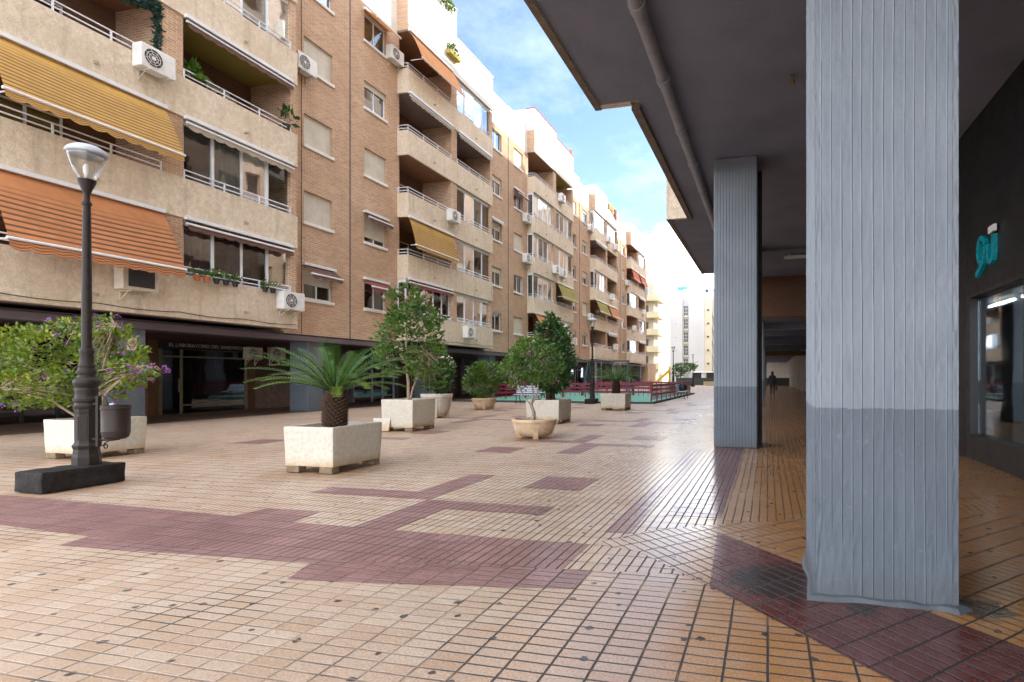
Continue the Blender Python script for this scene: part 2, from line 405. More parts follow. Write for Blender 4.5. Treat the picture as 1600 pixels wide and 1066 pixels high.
# ------------------------------------------------------------------ mesh helpers
class MB:
    def __init__(s):
        s.v, s.f, s.uv, s.mi, s.var = [], [], [], [], []

    def face(s, pts, uv=None, mi=0, var=0.0):
        i = len(s.v)
        s.v += [tuple(p) for p in pts]
        s.f.append(tuple(range(i, i + len(pts))))
        s.uv.append(uv); s.mi.append(mi); s.var.append(var)

    def box(s, x0, x1, y0, y1, z0, z1, mi=0):
        x0, x1 = min(x0, x1), max(x0, x1)
        y0, y1 = min(y0, y1), max(y0, y1)
        i = len(s.v)
        s.v += [(x0, y0, z0), (x1, y0, z0), (x1, y1, z0), (x0, y1, z0), (x0, y0, z1), (x1, y0, z1), (x1, y1, z1), (x0, y1, z1)]
        for q in ((3, 2, 1, 0), (4, 5, 6, 7), (0, 1, 5, 4), (1, 2, 6, 5), (2, 3, 7, 6), (3, 0, 4, 7)):
            s.f.append(tuple(i + k for k in q)); s.uv.append(None); s.mi.append(mi); s.var.append(0)
        return s

    def obox(s, c, ax, hx, hy, hz, mi=0):
        """box with centre c, its x axis turned to angle ax about z"""
        i = len(s.v)
        for dz in (-hz, hz):
            for dx, dy in ((-hx, -hy), (hx, -hy), (hx, hy), (-hx, hy)):
                s.v.append((c[0] + dx * cos(ax) - dy * sin(ax), c[1] + dx * sin(ax) + dy * cos(ax), c[2] + dz))
        for q in ((3, 2, 1, 0), (4, 5, 6, 7), (0, 1, 5, 4), (1, 2, 6, 5), (2, 3, 7, 6), (3, 0, 4, 7)):
            s.f.append(tuple(i + k for k in q)); s.uv.append(None); s.mi.append(mi); s.var.append(0)
        return s

    def tube(s, path, r, n=8, mi=0, cap=True):
        P = [Vector(p) for p in path]
        R = r if isinstance(r, (list, tuple)) else [r] * len(P)
        base = len(s.v)
        up = None
        for k, p in enumerate(P):
            if k == 0: t = P[1] - P[0]
            elif k == len(P) - 1: t = P[-1] - P[-2]
            else: t = (P[k + 1] - P[k]).normalized() + (P[k] - P[k - 1]).normalized()
            t.normalize()
            if up is None:
                up = Vector((0, 0, 1)) if abs(t.z) < .9 else Vector((1, 0, 0))
            a = (up - t * up.dot(t)).normalized()
            up = a
            bb = t.cross(a)
            for j in range(n):
                th = 2 * pi * (j + .5) / n
                s.v.append(tuple(p + (a * cos(th) + bb * sin(th)) * R[k]))
        for k in range(len(P) - 1):
            for j in range(n):
                a0 = base + k * n + j; a1 = base + k * n + (j + 1) % n
                s.f.append((a0, a1, a1 + n, a0 + n)); s.uv.append(None); s.mi.append(mi); s.var.append(0)
        if cap:
            s.f.append(tuple(base + j for j in range(n))[::-1]); s.uv.append(None); s.mi.append(mi); s.var.append(0)
            e = base + (len(P) - 1) * n
            s.f.append(tuple(e + j for j in range(n))); s.uv.append(None); s.mi.append(mi); s.var.append(0)
        return s

    def lathe(s, prof, c=(0, 0), n=24, mi=0, sq=None):
        base = len(s.v)
        for r, z in prof:
            for j in range(n):
                th = 2 * pi * (j + .5) / n
                s.v.append((c[0] + r * cos(th), c[1] + r * sin(th), z))
        for k in range(len(prof) - 1):
            for j in range(n):
                a0 = base + k * n + j; a1 = base + k * n + (j + 1) % n
                s.f.append((a0, a1, a1 + n, a0 + n)); s.uv.append(None); s.mi.append(mi); s.var.append(0)
        for k, rev in ((0, True), (len(prof) - 1, False)):
            if prof[k][0] > 1e-4:
                q = tuple(base + k * n + j for j in range(n))
                s.f.append(q[::-1] if rev else q); s.uv.append(None); s.mi.append(mi); s.var.append(0)
        return s

    def mesh(s, name, mats, smooth=False, bevel=0.0, fix=True, segs=1):
        me = bpy.data.meshes.new(name)
        me.from_pydata(s.v, [], s.f)
        for m in (mats if isinstance(mats, (list, tuple)) else [mats]):
            me.materials.append(m)
        me.polygons.foreach_set('material_index', s.mi)
        if any(u is not None for u in s.uv):
            L = me.uv_layers.new(name='UVMap')
            for pidx, u in enumerate(s.uv):
                if u is None: continue
                st = me.polygons[pidx].loop_start
                for k, q in enumerate(u):
                    L.data[st + k].uv = q
        if any(s.var):
            a = me.attributes.new('vary', 'FLOAT', 'FACE')
            a.data.foreach_set('value', s.var)
        if fix or bevel:
            bm = bmesh.new(); bm.from_mesh(me)
            if fix:
                bmesh.ops.recalc_face_normals(bm, faces=bm.faces)
            if bevel:
                ed = [e for e in bm.edges if len(e.link_faces) == 2 and e.calc_face_angle(0) > .6]
                bmesh.ops.bevel(bm, geom=ed, offset=bevel, segments=segs, profile=.6, affect='EDGES', clamp_overlap=True)
            bm.to_mesh(me); bm.free()
        if smooth:
            me.polygons.foreach_set('use_smooth', [True] * len(me.polygons))
            if smooth == 'auto':
                me.set_sharp_from_angle(angle=radians(35))
        me.update()
        return me

def link(name, me, parent=None, loc=(0, 0, 0), rz=0.0):
    o = bpy.data.objects.new(name, me)
    col.objects.link(o)
    o.location = loc
    o.rotation_euler = (0, 0, rz)
    if parent is not None:
        o.parent = parent
    return o

def put(name, mb, mat, parent=None, loc=(0, 0, 0), **k):
    return link(name, mb.mesh(name, mat, **k), parent, loc)

def tag(o, label, cat, group=None):
    o['label'] = label; o['category'] = cat
    if group: o['group'] = group
    return o

def boxes(name, items, mat, parent, bevel=0.0):
    for it in items:
        mb = MB(); mb.box(*it)
        put(name, mb, mat, parent, bevel=bevel)

def thing(name, label, cat, loc=(0, 0, 0), group=None, rz=0.0):
    o = link(name, None, None, loc, rz)
    return tag(o, label, cat, group)

def struct(o):
    o['kind'] = 'structure'
    return o

def copy_tree(o, parent=None):
    c = o.copy(); col.objects.link(c)
    c.parent = parent
    for ch in list(o.children):
        copy_tree(ch, c)
    return c

CACHE = {}
def cached(key, fn):
    if key not in CACHE:
        CACHE[key] = fn()
    return CACHE[key]

# ------------------------------------------------------------------ setting: ground and paving
g = MB(); g.face([(-400, -300, -.03), (400, -300, -.03), (400, 700, -.03), (-400, 700, -.03)])
struct(put('ground', g, M['ground']))
pv = MB()
def sheet(mb, pts, z, rot=0.0, ou=0.0, ov=0.0):
    """polygon of paving; rot turns the bars: rot=0 has the long bars along Y"""
    uv = []
    for x, y in pts:
        uv.append((x * cos(rot) + y * sin(rot) + ou, -x * sin(rot) + y * cos(rot) + ov))
    mb.face([(x, y, z) for x, y in pts], uv)
R90 = pi / 2
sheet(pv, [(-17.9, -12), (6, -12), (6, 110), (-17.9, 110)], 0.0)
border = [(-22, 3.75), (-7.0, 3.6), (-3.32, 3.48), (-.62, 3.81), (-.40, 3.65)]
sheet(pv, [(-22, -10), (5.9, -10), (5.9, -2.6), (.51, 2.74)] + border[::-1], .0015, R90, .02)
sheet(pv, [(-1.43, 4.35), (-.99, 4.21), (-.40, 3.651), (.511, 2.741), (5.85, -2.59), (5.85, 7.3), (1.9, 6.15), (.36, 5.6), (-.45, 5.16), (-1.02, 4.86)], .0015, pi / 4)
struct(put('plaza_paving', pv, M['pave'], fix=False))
pp = MB()
def rect(x0, x1, y0, y1, z=.003, rot=0.0):
    sheet(pp, [(x0, y0), (x1, y0), (x1, y1), (x0, y1)], z, rot)
sheet(pp, [(-14, 4.75), (-14, 3.72), (-7.02, 3.6), (-5.77, 3.52), (-3.32, 3.48), (-1.45, 3.71), (-1.45, 4.31), (-3.3, 4.28), (-4.43, 4.3), (-4.5, 4.7), (-5.16, 4.7), (-5.2, 4.37), (-6.89, 4.45), (-8.79, 4.5)], .003)
sheet(pp, [(-5.765, 3.519), (-5.70, 3.27), (-3.34, 3.4), (-3.22, 3.09), (-2.53, 3.17), (-1.24, 3.38), (-1.24, 3.734), (-3.32, 3.479)], .003, R90, .02)
def motif(ox, oy, full=True):
    if full: rect(ox - 3.75, ox - 3.32, oy + 4.29, oy + 5.45)
    else: rect(ox - 3.75, ox - 3.32, oy + 3.9, oy + 5.45)
    rect(ox - 3.319, ox - 2.22, oy + 5.11, oy + 5.45)
    rect(ox - 4.12, ox - 3.75, oy + 5.80, oy + 7.0)
    rect(ox - 5.35, ox - 3.751, oy + 5.451, oy + 5.799)
    rect(ox - 3.0, ox - 2.25, oy + 6.3, oy + 7.1)
    rect(ox - 5.3, ox - 4.6, oy + 3.75 + (0 if not full else -50), oy + 4.5 + (0 if not full else -50))
for i in range(5):
    motif(0, 5.35 * i, i == 0)
    if i: motif(-5.6, 5.35 * i, False)
rect(-1.43, -1.2, 4.68, 10.5)
rect(-1.0, -.45, 5.4, 100)
sheet(pp, [(-.38, 3.632), (.511, 2.742), (4.5, -1.25), (4.5, -.05), (-.44, 4.88)], .003, pi / 4)
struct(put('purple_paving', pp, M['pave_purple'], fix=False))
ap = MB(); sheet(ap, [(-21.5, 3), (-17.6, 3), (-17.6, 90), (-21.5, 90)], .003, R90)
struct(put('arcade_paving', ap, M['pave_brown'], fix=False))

# ------------------------------------------------------------------ apartment buildings
ORD = {1: 'first', 2: 'second', 3: 'third', 4: 'fourth', 5: 'fifth'}

def railing_mesh(s, path):
    mb = MB()
    for dz in (.11, .26):
        mb.tube([(s * o, y, dz) for o, y in path], .02, 6)
    for (o0, y0), (o1, y1) in zip(path[:-1], path[1:]):
        L = sqrt((o1 - o0) ** 2 + (y1 - y0) ** 2)
        n = max(1, round(L / 1.25))
        for k in range(n + 1):
            t = k / n
            mb.box(s * (o0 + (o1 - o0) * t) - .018, s * (o0 + (o1 - o0) * t) + .018, y0 + (y1 - y0) * t - .018, y0 + (y1 - y0) * t + .018, 0, .27)
    return mb.mesh('railing', M['rail'])

def window_parts(parent, s, y, z, w, h, frac, key, glass='glass', sill=True, frame='alu', mull=1, o=-.14):
    """window: frame > pane, shutter, sill"""
    def fr():
        mb = MB(); t = .05
        mb.box(-.03, .03, 0, w, 0, t); mb.box(-.03, .03, 0, w, h - t, h)
        mb.box(-.028, .028, 0, t, t, h - t); mb.box(-.028, .028, w - t, w, t, h - t)
        for k in range(mull):
            c = w * (k + 1) / (mull + 1)
            mb.box(-.025, .025, c - .03, c + .03, t, h - t)
        return mb.mesh('window', M[frame])
    f = link('window', cached(('win', w, h, mull, frame), fr), parent, (s * o, y, z))
    def pn():
        mb = MB(); mb.box(-.006, .006, .04, w - .04, .04, h - .04)
        return mb.mesh('pane', M[glass])
    link('pane', cached(('pane', w, h, glass), pn), f)
    if frac > 0:
        def sh():
            mb = MB(); mb.box(s * .035, s * .06, .01, w - .01, h * (1 - frac) + .012, h - .005)
            return mb.mesh('shutter', M['shutter'])
        link('shutter', cached(('shut', s, w, h, frac), sh), f)
    if sill:
        def sl():
            mb = MB(); mb.box(-s * .1, s * .20, -.06, w + .06, -.13, -.012)
            return mb.mesh('sill', M['stone_sill'], bevel=.01)
        link('sill', cached(('sill', s, w), sl), f)
    return f

def awning(parent, s, o, y0, y1, ztop, drop, out, fab, valance=.22, bar='alu'):
    """sloping fabric with white front bar and scalloped valance, hung from a cassette"""
    w = y1 - y0
    mb = MB()
    ns, nw = 10, max(10, int(w / .09))
    def pt(v, t):
        oo = out * (v ** .85); zz = -drop * v ** 1.12
        sag = -.05 * sin(pi * v) * sin(pi * t) * (1 if drop > .6 else 0)
        return (s * (oo), w * t, zz + sag)
    for i in range(ns):
        for j in range(nw):
            a, b_, c, d = (i / ns, j / nw), (i / ns, (j + 1) / nw), ((i + 1) / ns, (j + 1) / nw), ((i + 1) / ns, j / nw)
            mb.face([pt(*a), pt(*b_), pt(*c), pt(*d)], [(q[1], q[0]) for q in (a, b_, c, d)])
    if valance:
        sc = max(3, round(w / .36))
        for j in range(nw):
            t0, t1 = j / nw, (j + 1) / nw
            def lo(t): return -drop - valance * (.72 + .28 * abs(sin(pi * sc * t)))
            e = pt(1, 0)
            mb.face([(e[0], w * t0, -drop), (e[0], w * t1, -drop), (e[0] + s * .03, w * t1, lo(t1)), (e[0] + s * .03, w * t0, lo(t0))],
                    [(t0, .70), (t1, .70), (t1, .99), (t0, .99)])
    a = put('awning', mb, M[fab], parent, (s * o, y0, ztop), smooth=True, fix=False)
    b = MB(); b.tube([(s * out, -.03, -drop), (s * out, w + .03, -drop)], .035, 8)
    b.box(s * -.02, s * .12, -.02, w + .02, .0, .10)
    if drop > .6:
        for yy in (.15, w - .15):
            b.tube([(s * .02, yy, -.9 * drop - .1), (s * out * .97, yy, -drop + .02)], .018, 6)
    put('bar', b, M[bar], a)
    return a

def glazing(parent, s, y0, y1, z0, z1, o, n, glass, key, side=None, curtain=None, frame='alu'):
    """glazed-in balcony: frame > pane, curtain"""
    w, h = y1 - y0, z1 - z0
    mb = MB(); t = .055
    mb.box(-.035, .035, 0, w, 0, t); mb.box(-.035, .035, 0, w, h - .16, h)
    for k in range(n + 1):
        c = min(max(w * k / n, t * .6), w - t * .6)
        mb.box(-.03, .03, c - .035, c + .035, t, h - .16)
    if side:
        mb.box(-s * side, -s * .036, .0, .06, 0, t); mb.box(-s * side, -s * .036, 0, .06, h - .16, h)
        mb.box(-s * side, -s * (side - .05), .002, .058, t, h - .16)
    f = put('balcony_glazing', mb, M[frame], parent, (s * o, y0, z0))
    p = MB()
    for k in range(n):
        oo = .012 if k % 2 else -.012
        ya, yb = w * k / n + .04, w * (k + 1) / n - .04
        e1, e2, e3 = rnd.uniform(-.012, .012), rnd.uniform(-.012, .012), rnd.uniform(-.01, .01)
        p.face([(oo - e1, ya, t), (oo + e1 + e3, yb, t), (oo + e1 - e2, yb, h - .165), (oo - e1 - e2, ya, h - .165)])
    if side:
        p.box(-s * (side - .06), -s * .04, .025, .033, t, h - .165)
    put('pane', p, M[glass], f)
    if curtain:
        c = MB()
        nn = int(w / .045)
        def cy(k): return -s * (.22 + .025 * sin(k * 1.7) + .012 * sin(k * .6))
        gaps = curtain[1]
        for k in range(nn):
            t0 = k / nn
            if any(a <= t0 <= b for a, b in gaps): continue
            c.face([(cy(k), w * k / nn, .04), (cy(k + 1), w * (k + 1) / nn, .04), (cy(k + 1), w * (k + 1) / nn, h - .17), (cy(k), w * k / nn, h - .17)])
        put('curtain', c, M[curtain[0]], f, smooth=True, fix=False)
    return f

AC_N = [0]
AC_MESH = {}
def ac_unit(x, y, z, s, label, mat='ac_white', w=.86, h=.62, dp=.33, open_front=False, face='x', group='air conditioners on the apartment fronts'):
    """outdoor unit: casing, fan_grille, two brackets; its front looks along +X*s (or -Y)"""
    key = (mat, w, h, open_front, s)
    r = thing('air_conditioner', label, 'air conditioner', (x, y, z), group)
    if face == '-y':
        r.rotation_euler = (0, 0, -pi / 2)
    if key not in AC_MESH:
        mb = MB(); mb.box(s * .03, s * (.03 + dp), -w / 2, w / 2, 0, h)
        cas = mb.mesh('casing', M[mat], bevel=.018, segs=2)
        gr = MB(); fx = s * (.032 + dp)
        if open_front:
            gr.box(fx - s * .002, fx + s * .012, -w * .36, w * .36, h * .14, h * .86)
            gm = gr.mesh('fan_grille', M['ac_dark'])
        else:
            cy, cz, R = -w * .16, h * .5, h * .38
            n = 28
            for k in range(n):
                a0, a1 = 2 * pi * k / n, 2 * pi * (k + 1) / n
                gr.face([(fx + s * .004, cy, cz), (fx + s * .004, cy + R * cos(a0), cz + R * sin(a0)), (fx + s * .004, cy + R * cos(a1), cz + R * sin(a1))], mi=0)
            for rr in (R, R * .72, R * .46):
                gr.tube([(fx + s * .012, cy + rr * cos(2 * pi * k / 24), cz + rr * sin(2 * pi * k / 24)) for k in range(25)], .007, 4, mi=1, cap=False)
            for k in range(8):
                a = 2 * pi * k / 8
                gr.tube([(fx + s * .012, cy + .06 * cos(a), cz + .06 * sin(a)), (fx + s * .012, cy + R * cos(a + .3), cz + R * sin(a + .3))], .005, 4, mi=1)
            gr.tube([(fx, cy, cz), (fx + s * .02, cy, cz)], R * .22, 12, mi=1)
            gm = gr.mesh('fan_grille', [M['ac_dark'], M['ac_white']])
        br = MB(); br.box(s * .0, s * .03, -.02, .02, -.28, .02); br.box(s * .0, s * (.05 + dp), -.018, .018, -.045, -.006)
        br.tube([(s * .01, 0, -.26), (s * dp * .8, 0, -.04)], .012, 5)
        AC_MESH[key] = (cas, gm, br.mesh('bracket', M['ac_cream']))
    cas, gm, bm_ = AC_MESH[key]
    link('casing', cas, r); link('fan_grille', gm, r)
    link('bracket', bm_, r, (0, -w * .3, 0)); link('bracket', bm_, r, (0, w * .3, 0))
    return r

L1 = (0.0, 3.65); L2 = (4.2, 7.85)
def building(name, label, X, Y, s, zbs, cfg, roof, ymin=-2.98, ymax=11.32, left=True, detail=True, group=None):
    root = thing(name, label, 'apartment building', (X, Y, 0), group)
    nf = len(zbs) - 1
    zlow = zbs[0] - .11
    top = zbs[-1] - .12
    ztop = [zbs[0] + (1.24 if left else 1.15)] + [z + 1.15 for z in zbs[1:]]
    B = lambda mb, o0, o1, y0, y1, z0, z1: mb.box(s * o0, s * o1, y0, y1, z0, z1)
    wall = MB()
    def strip(ya, yb, wa, wb):
        B(wall, -.35, 0, ya, wa, zlow, top); B(wall, -.35, 0, wb, yb, zlow, top)
        z = zlow
        for k in range(nf):
            B(wall, -.35, 0, wa, wb, z, zbs[k] + 1.27)
            z = zbs[k] + 2.45
        B(wall, -.35, 0, wa, wb, z, top)
    if ymin < -.5: strip(ymin, 0, -2.15, -.75)
    if ymax > 8.5: strip(8.1, ymax, 8.98, 10.38)
    B(wall, -1.2, .55, 3.65, 4.2, zbs[0] + .05, top)
    B(wall, -1.2, .55, 7.85, 8.0, zbs[0] + .05, top)
    B(wall, -1.2, -.001, 8.0, 8.1, zlow + .05, top); B(wall, .0, .55, 8.0, 8.1, ztop[0] + .001, top)
    B(wall, -1.2, 0, 0, .15, zlow + .05, top)
    put('wall', wall, M['brick'], root)
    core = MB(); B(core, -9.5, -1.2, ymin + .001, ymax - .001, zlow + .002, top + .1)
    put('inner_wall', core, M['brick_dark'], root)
    for k in range(nf):
        sp = MB(); z0, z1 = zbs[k], ztop[k]
        B(sp, .5, .6, 0, 8.1, z0, z1); B(sp, 0, .499, 0, .1, z0, z1); B(sp, .0, .499, 8.0, 8.1, z0, z1)
        put('balcony_parapet', sp, M['aggregate'], root)
        if detail:
            for yy in (2.05, 6.1):
                def spout():
                    mb = MB(); mb.tube([(0, 0, 0), (s * .07, 0, -.012)], .03, 8); mb.tube([(s * .071, 0, -.012), (s * .09, 0, -.014)], .04, 8); mb.tube([(0, 0, 0), (s * .014, 0, 0)], .055, 10)
                    return mb.mesh('drain_spout', M['sill_dirty'], smooth='auto')
                link('drain_spout', cached(('spout', s), spout), root, (s * .6, yy, z0 + .38))
        if not detail: 
            sl = MB(); B(sl, -1.199, .499, .15, 8.0, z0 + .03, z0 + .2)
            put('balcony_slab', sl, M['ceil_grey'], root)
            continue
        for li, (a, b) in enumerate((L1, L2)):
            code = cfg['L%d' % (li + 1)][k]
            # ceiling of this balcony is the slab above it
            sl = MB(); B(sl, -1.199, .499, a + (.151 if li == 0 else .001), b - .001, zbs[k + 1] + .02, zbs[k + 1] + .2)
            put('balcony_ceiling', sl, M[code.get('ceil', 'ceil_grey')], root)
            fl = MB()
            if k == 0 and li == 0:
                B(fl, -1.199, .499, .151, 7.999, z0 + .02, z0 + .2)
                put('balcony_floor', fl, M['ceil_grey'], root)
            zo0, zo1 = ztop[k], zbs[k + 1]
            if code.get('rail', True):
                if li == 0: key = ('rail1', s); path = [(0.02, .05), (.555, .05), (.555, 3.6)]
                else: key = ('rail2', s); path = [(.555, 4.22), (.555, 7.83)]
                link('railing', cached(key, lambda: railing_mesh(s, path)), root, (0, 0, zo0))
            if 'glz' in code:
                gl, cur = code['glz']
                glazing(root, s, a + (.02 if li == 0 else .02), b + (.0 if li == 0 else .12), zo0 + .005, zo1 - .005, .42 if code.get('rail', True) else .55, code.get('n', 4), gl, None, .42 if li == 0 else None, cur, code.get('frame', 'alu'))
            else:
                d = window_parts(root, s, a + (.9 if li == 0 else 1.3), zbs[k] + .22, 1.5, 2.05, code.get('door', .0), None, sill=False, o=-1.16)
            if 'awn' in code:
                fab, drop, out, val = code['awn']
                off = code.get('off', (0.02, 0.02))
                awning(root, s, .6 if drop > .3 else .58, a + off[0], b - off[1], zo1 - .04, drop, out, fab, val)
        for wi, wy in ((1, 8.98), (2, -2.15)):
            c = cfg['W%d' % wi][k]
            if (wi == 1 and ymax < 8.5) or (wi == 2 and ymin > -.5): continue
            window_parts(root, s, wy + .003, zbs[k] + 1.285, 1.394, 1.16, c.get('f', 0), None, c.get('g', 'glass'))
            if 'awn' in c:
                fab, drop, out, val = c['awn']
                awning(root, s, .01, wy - .06, wy + 1.46, zbs[k] + 2.52, drop, out, fab, val)
    if left:
        so = MB(); B(so, -5.2, -.351, ymin, ymax, zlow - .05, zlow - .001)
        put('arcade_ceiling', so, M['soffit_left'], root)
        bm = MB(); B(bm, -.42, -.02, ymin, ymax, zlow - .24, zlow - .052); B(bm, -1.1, -.7, ymin, ymax, zlow - .2, zlow - .052)
        B(bm, -.02, .0, ymin, ymax, zlow - .02, zlow - .003)
        put('arcade_beam', bm, M['soffit_left'], root)
        bw = MB(); B(bw, -4.7, -4.4, ymin, ymax, 0, zlow - .052)
        put('arcade_wall', bw, M['dark_red'], root)
        for py in (3.15, 9.65):
            pm = MB(); B(pm, -1.35, -.5, py, py + .8, 0, zlow - .201)
            put('pillar', pm, M['pillar'], root, bevel=.02)
        pi_ = MB(); pi_.tube([(s * -.58, ymin, zlow - .13), (s * -.58, ymax, zlow - .13)], .055, 8)
        for yy in (ymin + 1.5, 2.0, 5.5, 9.0): pi_.tube([(s * -.58, yy, zlow - .13), (s * -.58, yy + .12, zlow - .13)], .07, 8)
        put('drain_pipe', pi_, M['drain'], root, smooth='auto')
        rj = MB(); B(rj, .0, .03, ymax - .03, ymax - .005, zlow, top)
        put('expansion_joint', rj, M['drain'], root)
        cbl = MB(); cbl.tube([(s * .012, 8.86 + .012 * sin(k * 2.1), zlow + (top - zlow) * k / 24) for k in range(25)], .009, 4)
        put('cable', cbl, M['iron'], root)
        cbl = MB(); cbl.tube([(s * .615, .12 + 7.9 * k / 20, zbs[0] + .16 - .05 * sin(pi * (k % 5) / 5)) for k in range(21)], .011, 4)
        put('cable', cbl, M['iron'], root)
    # roof terrace walls
    ra, rb, rr = roof
    w = MB()
    B(w, -9.4, .6, 0, 4.1, top + .19, ra); B(w, -9.4, .598, 4.102, 8.1, top + .19, rb)
    B(w, .5, .6, .0, 8.1, top + .12, top + .189); B(w, 0, .499, 0, .1, top + .12, top + .189)
    B(w, -9.4, .0, ymin, -.001, top + .002, rr); B(w, -9.4, .0, 8.101, ymax, top + .002, rr + .15)
    put('roof_wall', w, M['white_wall'], root)
    cp = MB()
    B(cp, -.1, .64, -.03, 4.13, ra + .001, ra + .06); B(cp, -.1, .638, 4.14, 8.13, rb + .001, rb + .06)
    put('coping', cp, M[cfg.get('coping', 'white_wall')], root)
    cn = MB(); B(cn, -.3, .58, -.025, -.002, top + .125, top + 1.7)
    put('corner_pier', cn, M['brick'], root)
    return root
# ------------------------------------------------------------------ left row
XL = -17.1
P = 14.3
ZL = [3.09, 6.0, 8.93, 11.87, 14.8, 17.73]
def O(ceil='ceil_brown', awn=None, **k):
    d = dict(ceil=ceil, **k)
    if awn: d['awn'] = awn
    return d
def Z(glass='glass', cur=None, awn=None, **k):
    d = dict(glz=(glass, cur), **k)
    if awn: d['awn'] = awn
    return d
CW = lambda *g: ('curtain', list(g))
CD = lambda *g: ('curtain_dark', list(g))
ROLL = lambda f: (f, .13, .12, .2)
cfgs = [
    dict(L1=[O(awn=('f_orange', 1.62, .85, .26), off=(0, .06)), O(awn=('f_yellow', 1.36, .72, .22), off=(0, .0)), O(awn=None), O(), O()],
         L2=[Z('glass', CD((.30, .42), (.62, 1)), ROLL('f_brown')), Z('glass', CW((0, .27), (.52, .56), (.72, 1)), ROLL('f_cream')), O('ceil_olive', ROLL('f_brown')), Z('glass_blue', None), Z('glass_blue', CW((.5, 1)))],
         W1=[dict(f=.55, awn=('f_brown', .34, .42, .18)), dict(f=1), dict(f=1), dict(f=1), dict(f=.6)],
         W2=[dict(f=.4), dict(f=1), dict(f=.2), dict(f=1), dict(f=1)]),
    dict(L1=[Z('glass', CD((.2, .8)), ROLL('f_red'), n=5), O(awn=('f_yellow', 1.30, .40, .2)), O('ceil_brown'), O('ceil_grey', ROLL('f_cream')), O(awn=('f_plain', 1.35, .75, .12))],
         L2=[Z('glass', CW((.46, .50))), Z('glass', CD((.2, 1)), n=4), Z('glass', CD((0, 1)), frame='alu'), O('ceil_grey', ROLL('f_cream')), Z('glass_blue', None, n=4)],
         W1=[dict(f=0, g='glass_blue'), dict(f=.3), dict(f=.45, awn=('f_cream', .1, .15, .06)), dict(f=.3, g='glass_blue'), dict(f=0, g='glass_blue')],
         W2=[dict(f=0, awn=('f_red', .32, .45, .2)), dict(f=.82, awn=('f_brown', .22, .3, .2)), dict(f=1), dict(f=.22, g='glass_blue'), dict(f=0, awn=('f_plain', .42, .7, .12))]),
    dict(coping='red_tile',
         L1=[O(awn=('f_plain', 1.0, .45, .2)), Z('glass', CW((.4, .45))), Z('glass', CW((.3, .36))), Z('glass_blue', CW((.2, .9))), O('ceil_brown')],
         L2=[Z('glass', CW((.5, .55))), O(awn=('f_gold', 1.1, .5, .2)), Z('glass', CW()), Z('glass_blue', None), O('ceil_olive')],
         W1=[dict(f=.3), dict(f=.6), dict(f=.2), dict(f=.0), dict(f=1)],
         W2=[dict(f=1), dict(f=.05), dict(f=1), dict(f=.25, awn=('f_red', .36, .42, .2)), dict(f=1)]),
    dict(L1=[O(), O(awn=('f_gold', 1.1, .5, .2)), Z('glass', CW((.2, .7))), O('ceil_grey', ROLL('f_cream')), Z('glass_blue')],
         L2=[O('ceil_grey', ROLL('f_cream')), O(awn=('f_plain', 1.1, .5, .2)), O('ceil_grey'), O('ceil_brown'), Z('glass_blue')],
         W1=[dict(f=1), dict(f=.3), dict(f=.2), dict(f=.6), dict(f=0)],
         W2=[dict(f=.2), dict(f=1), dict(f=.5), dict(f=.3), dict(f=.2, g='glass_blue')]),
    dict(L1=[Z('glass', CW((.3, .5))), O(), Z('glass', CW((.4, .9))), O(awn=('f_bright', 1.2, .4, .2)), O()],
         L2=[O(awn=ROLL('f_brown')), Z('glass'), O('ceil_grey', ROLL('f_cream')), O(awn=('f_bright', 1.0, .4, .2)), Z('glass_blue')],
         W1=[dict(f=.5), dict(f=1), dict(f=.2), dict(f=1), dict(f=.4)],
         W2=[dict(f=.2), dict(f=.4), dict(f=.2), dict(f=1), dict(f=.2)]),
]
roofs = [(20.4, 19.9, 19.4), (21.3, 19.8, 19.45), (20.9, 20.5, 19.7), (20.2, 19.7, 19.5), (20.4, 19.9, 19.5)]
blabels = [
    'nearest brick apartment block, with big orange and yellow striped awnings behind the first street lamp',
    'brick apartment block above the planted box tree, with a plain orange awning at its top',
    'brick apartment block with red tiled roof coping, third along the left row',
    'brick apartment block behind the playground with blankets drying on its roof terrace',
    'farthest brick apartment block of the left row, with bright red balcony awnings']
for i in range(5):
    building('apartment_building', blabels[i], XL, 8.15 + P * i, 1, ZL, cfgs[i], roofs[i], group='brick apartment blocks along the left side of the plaza')

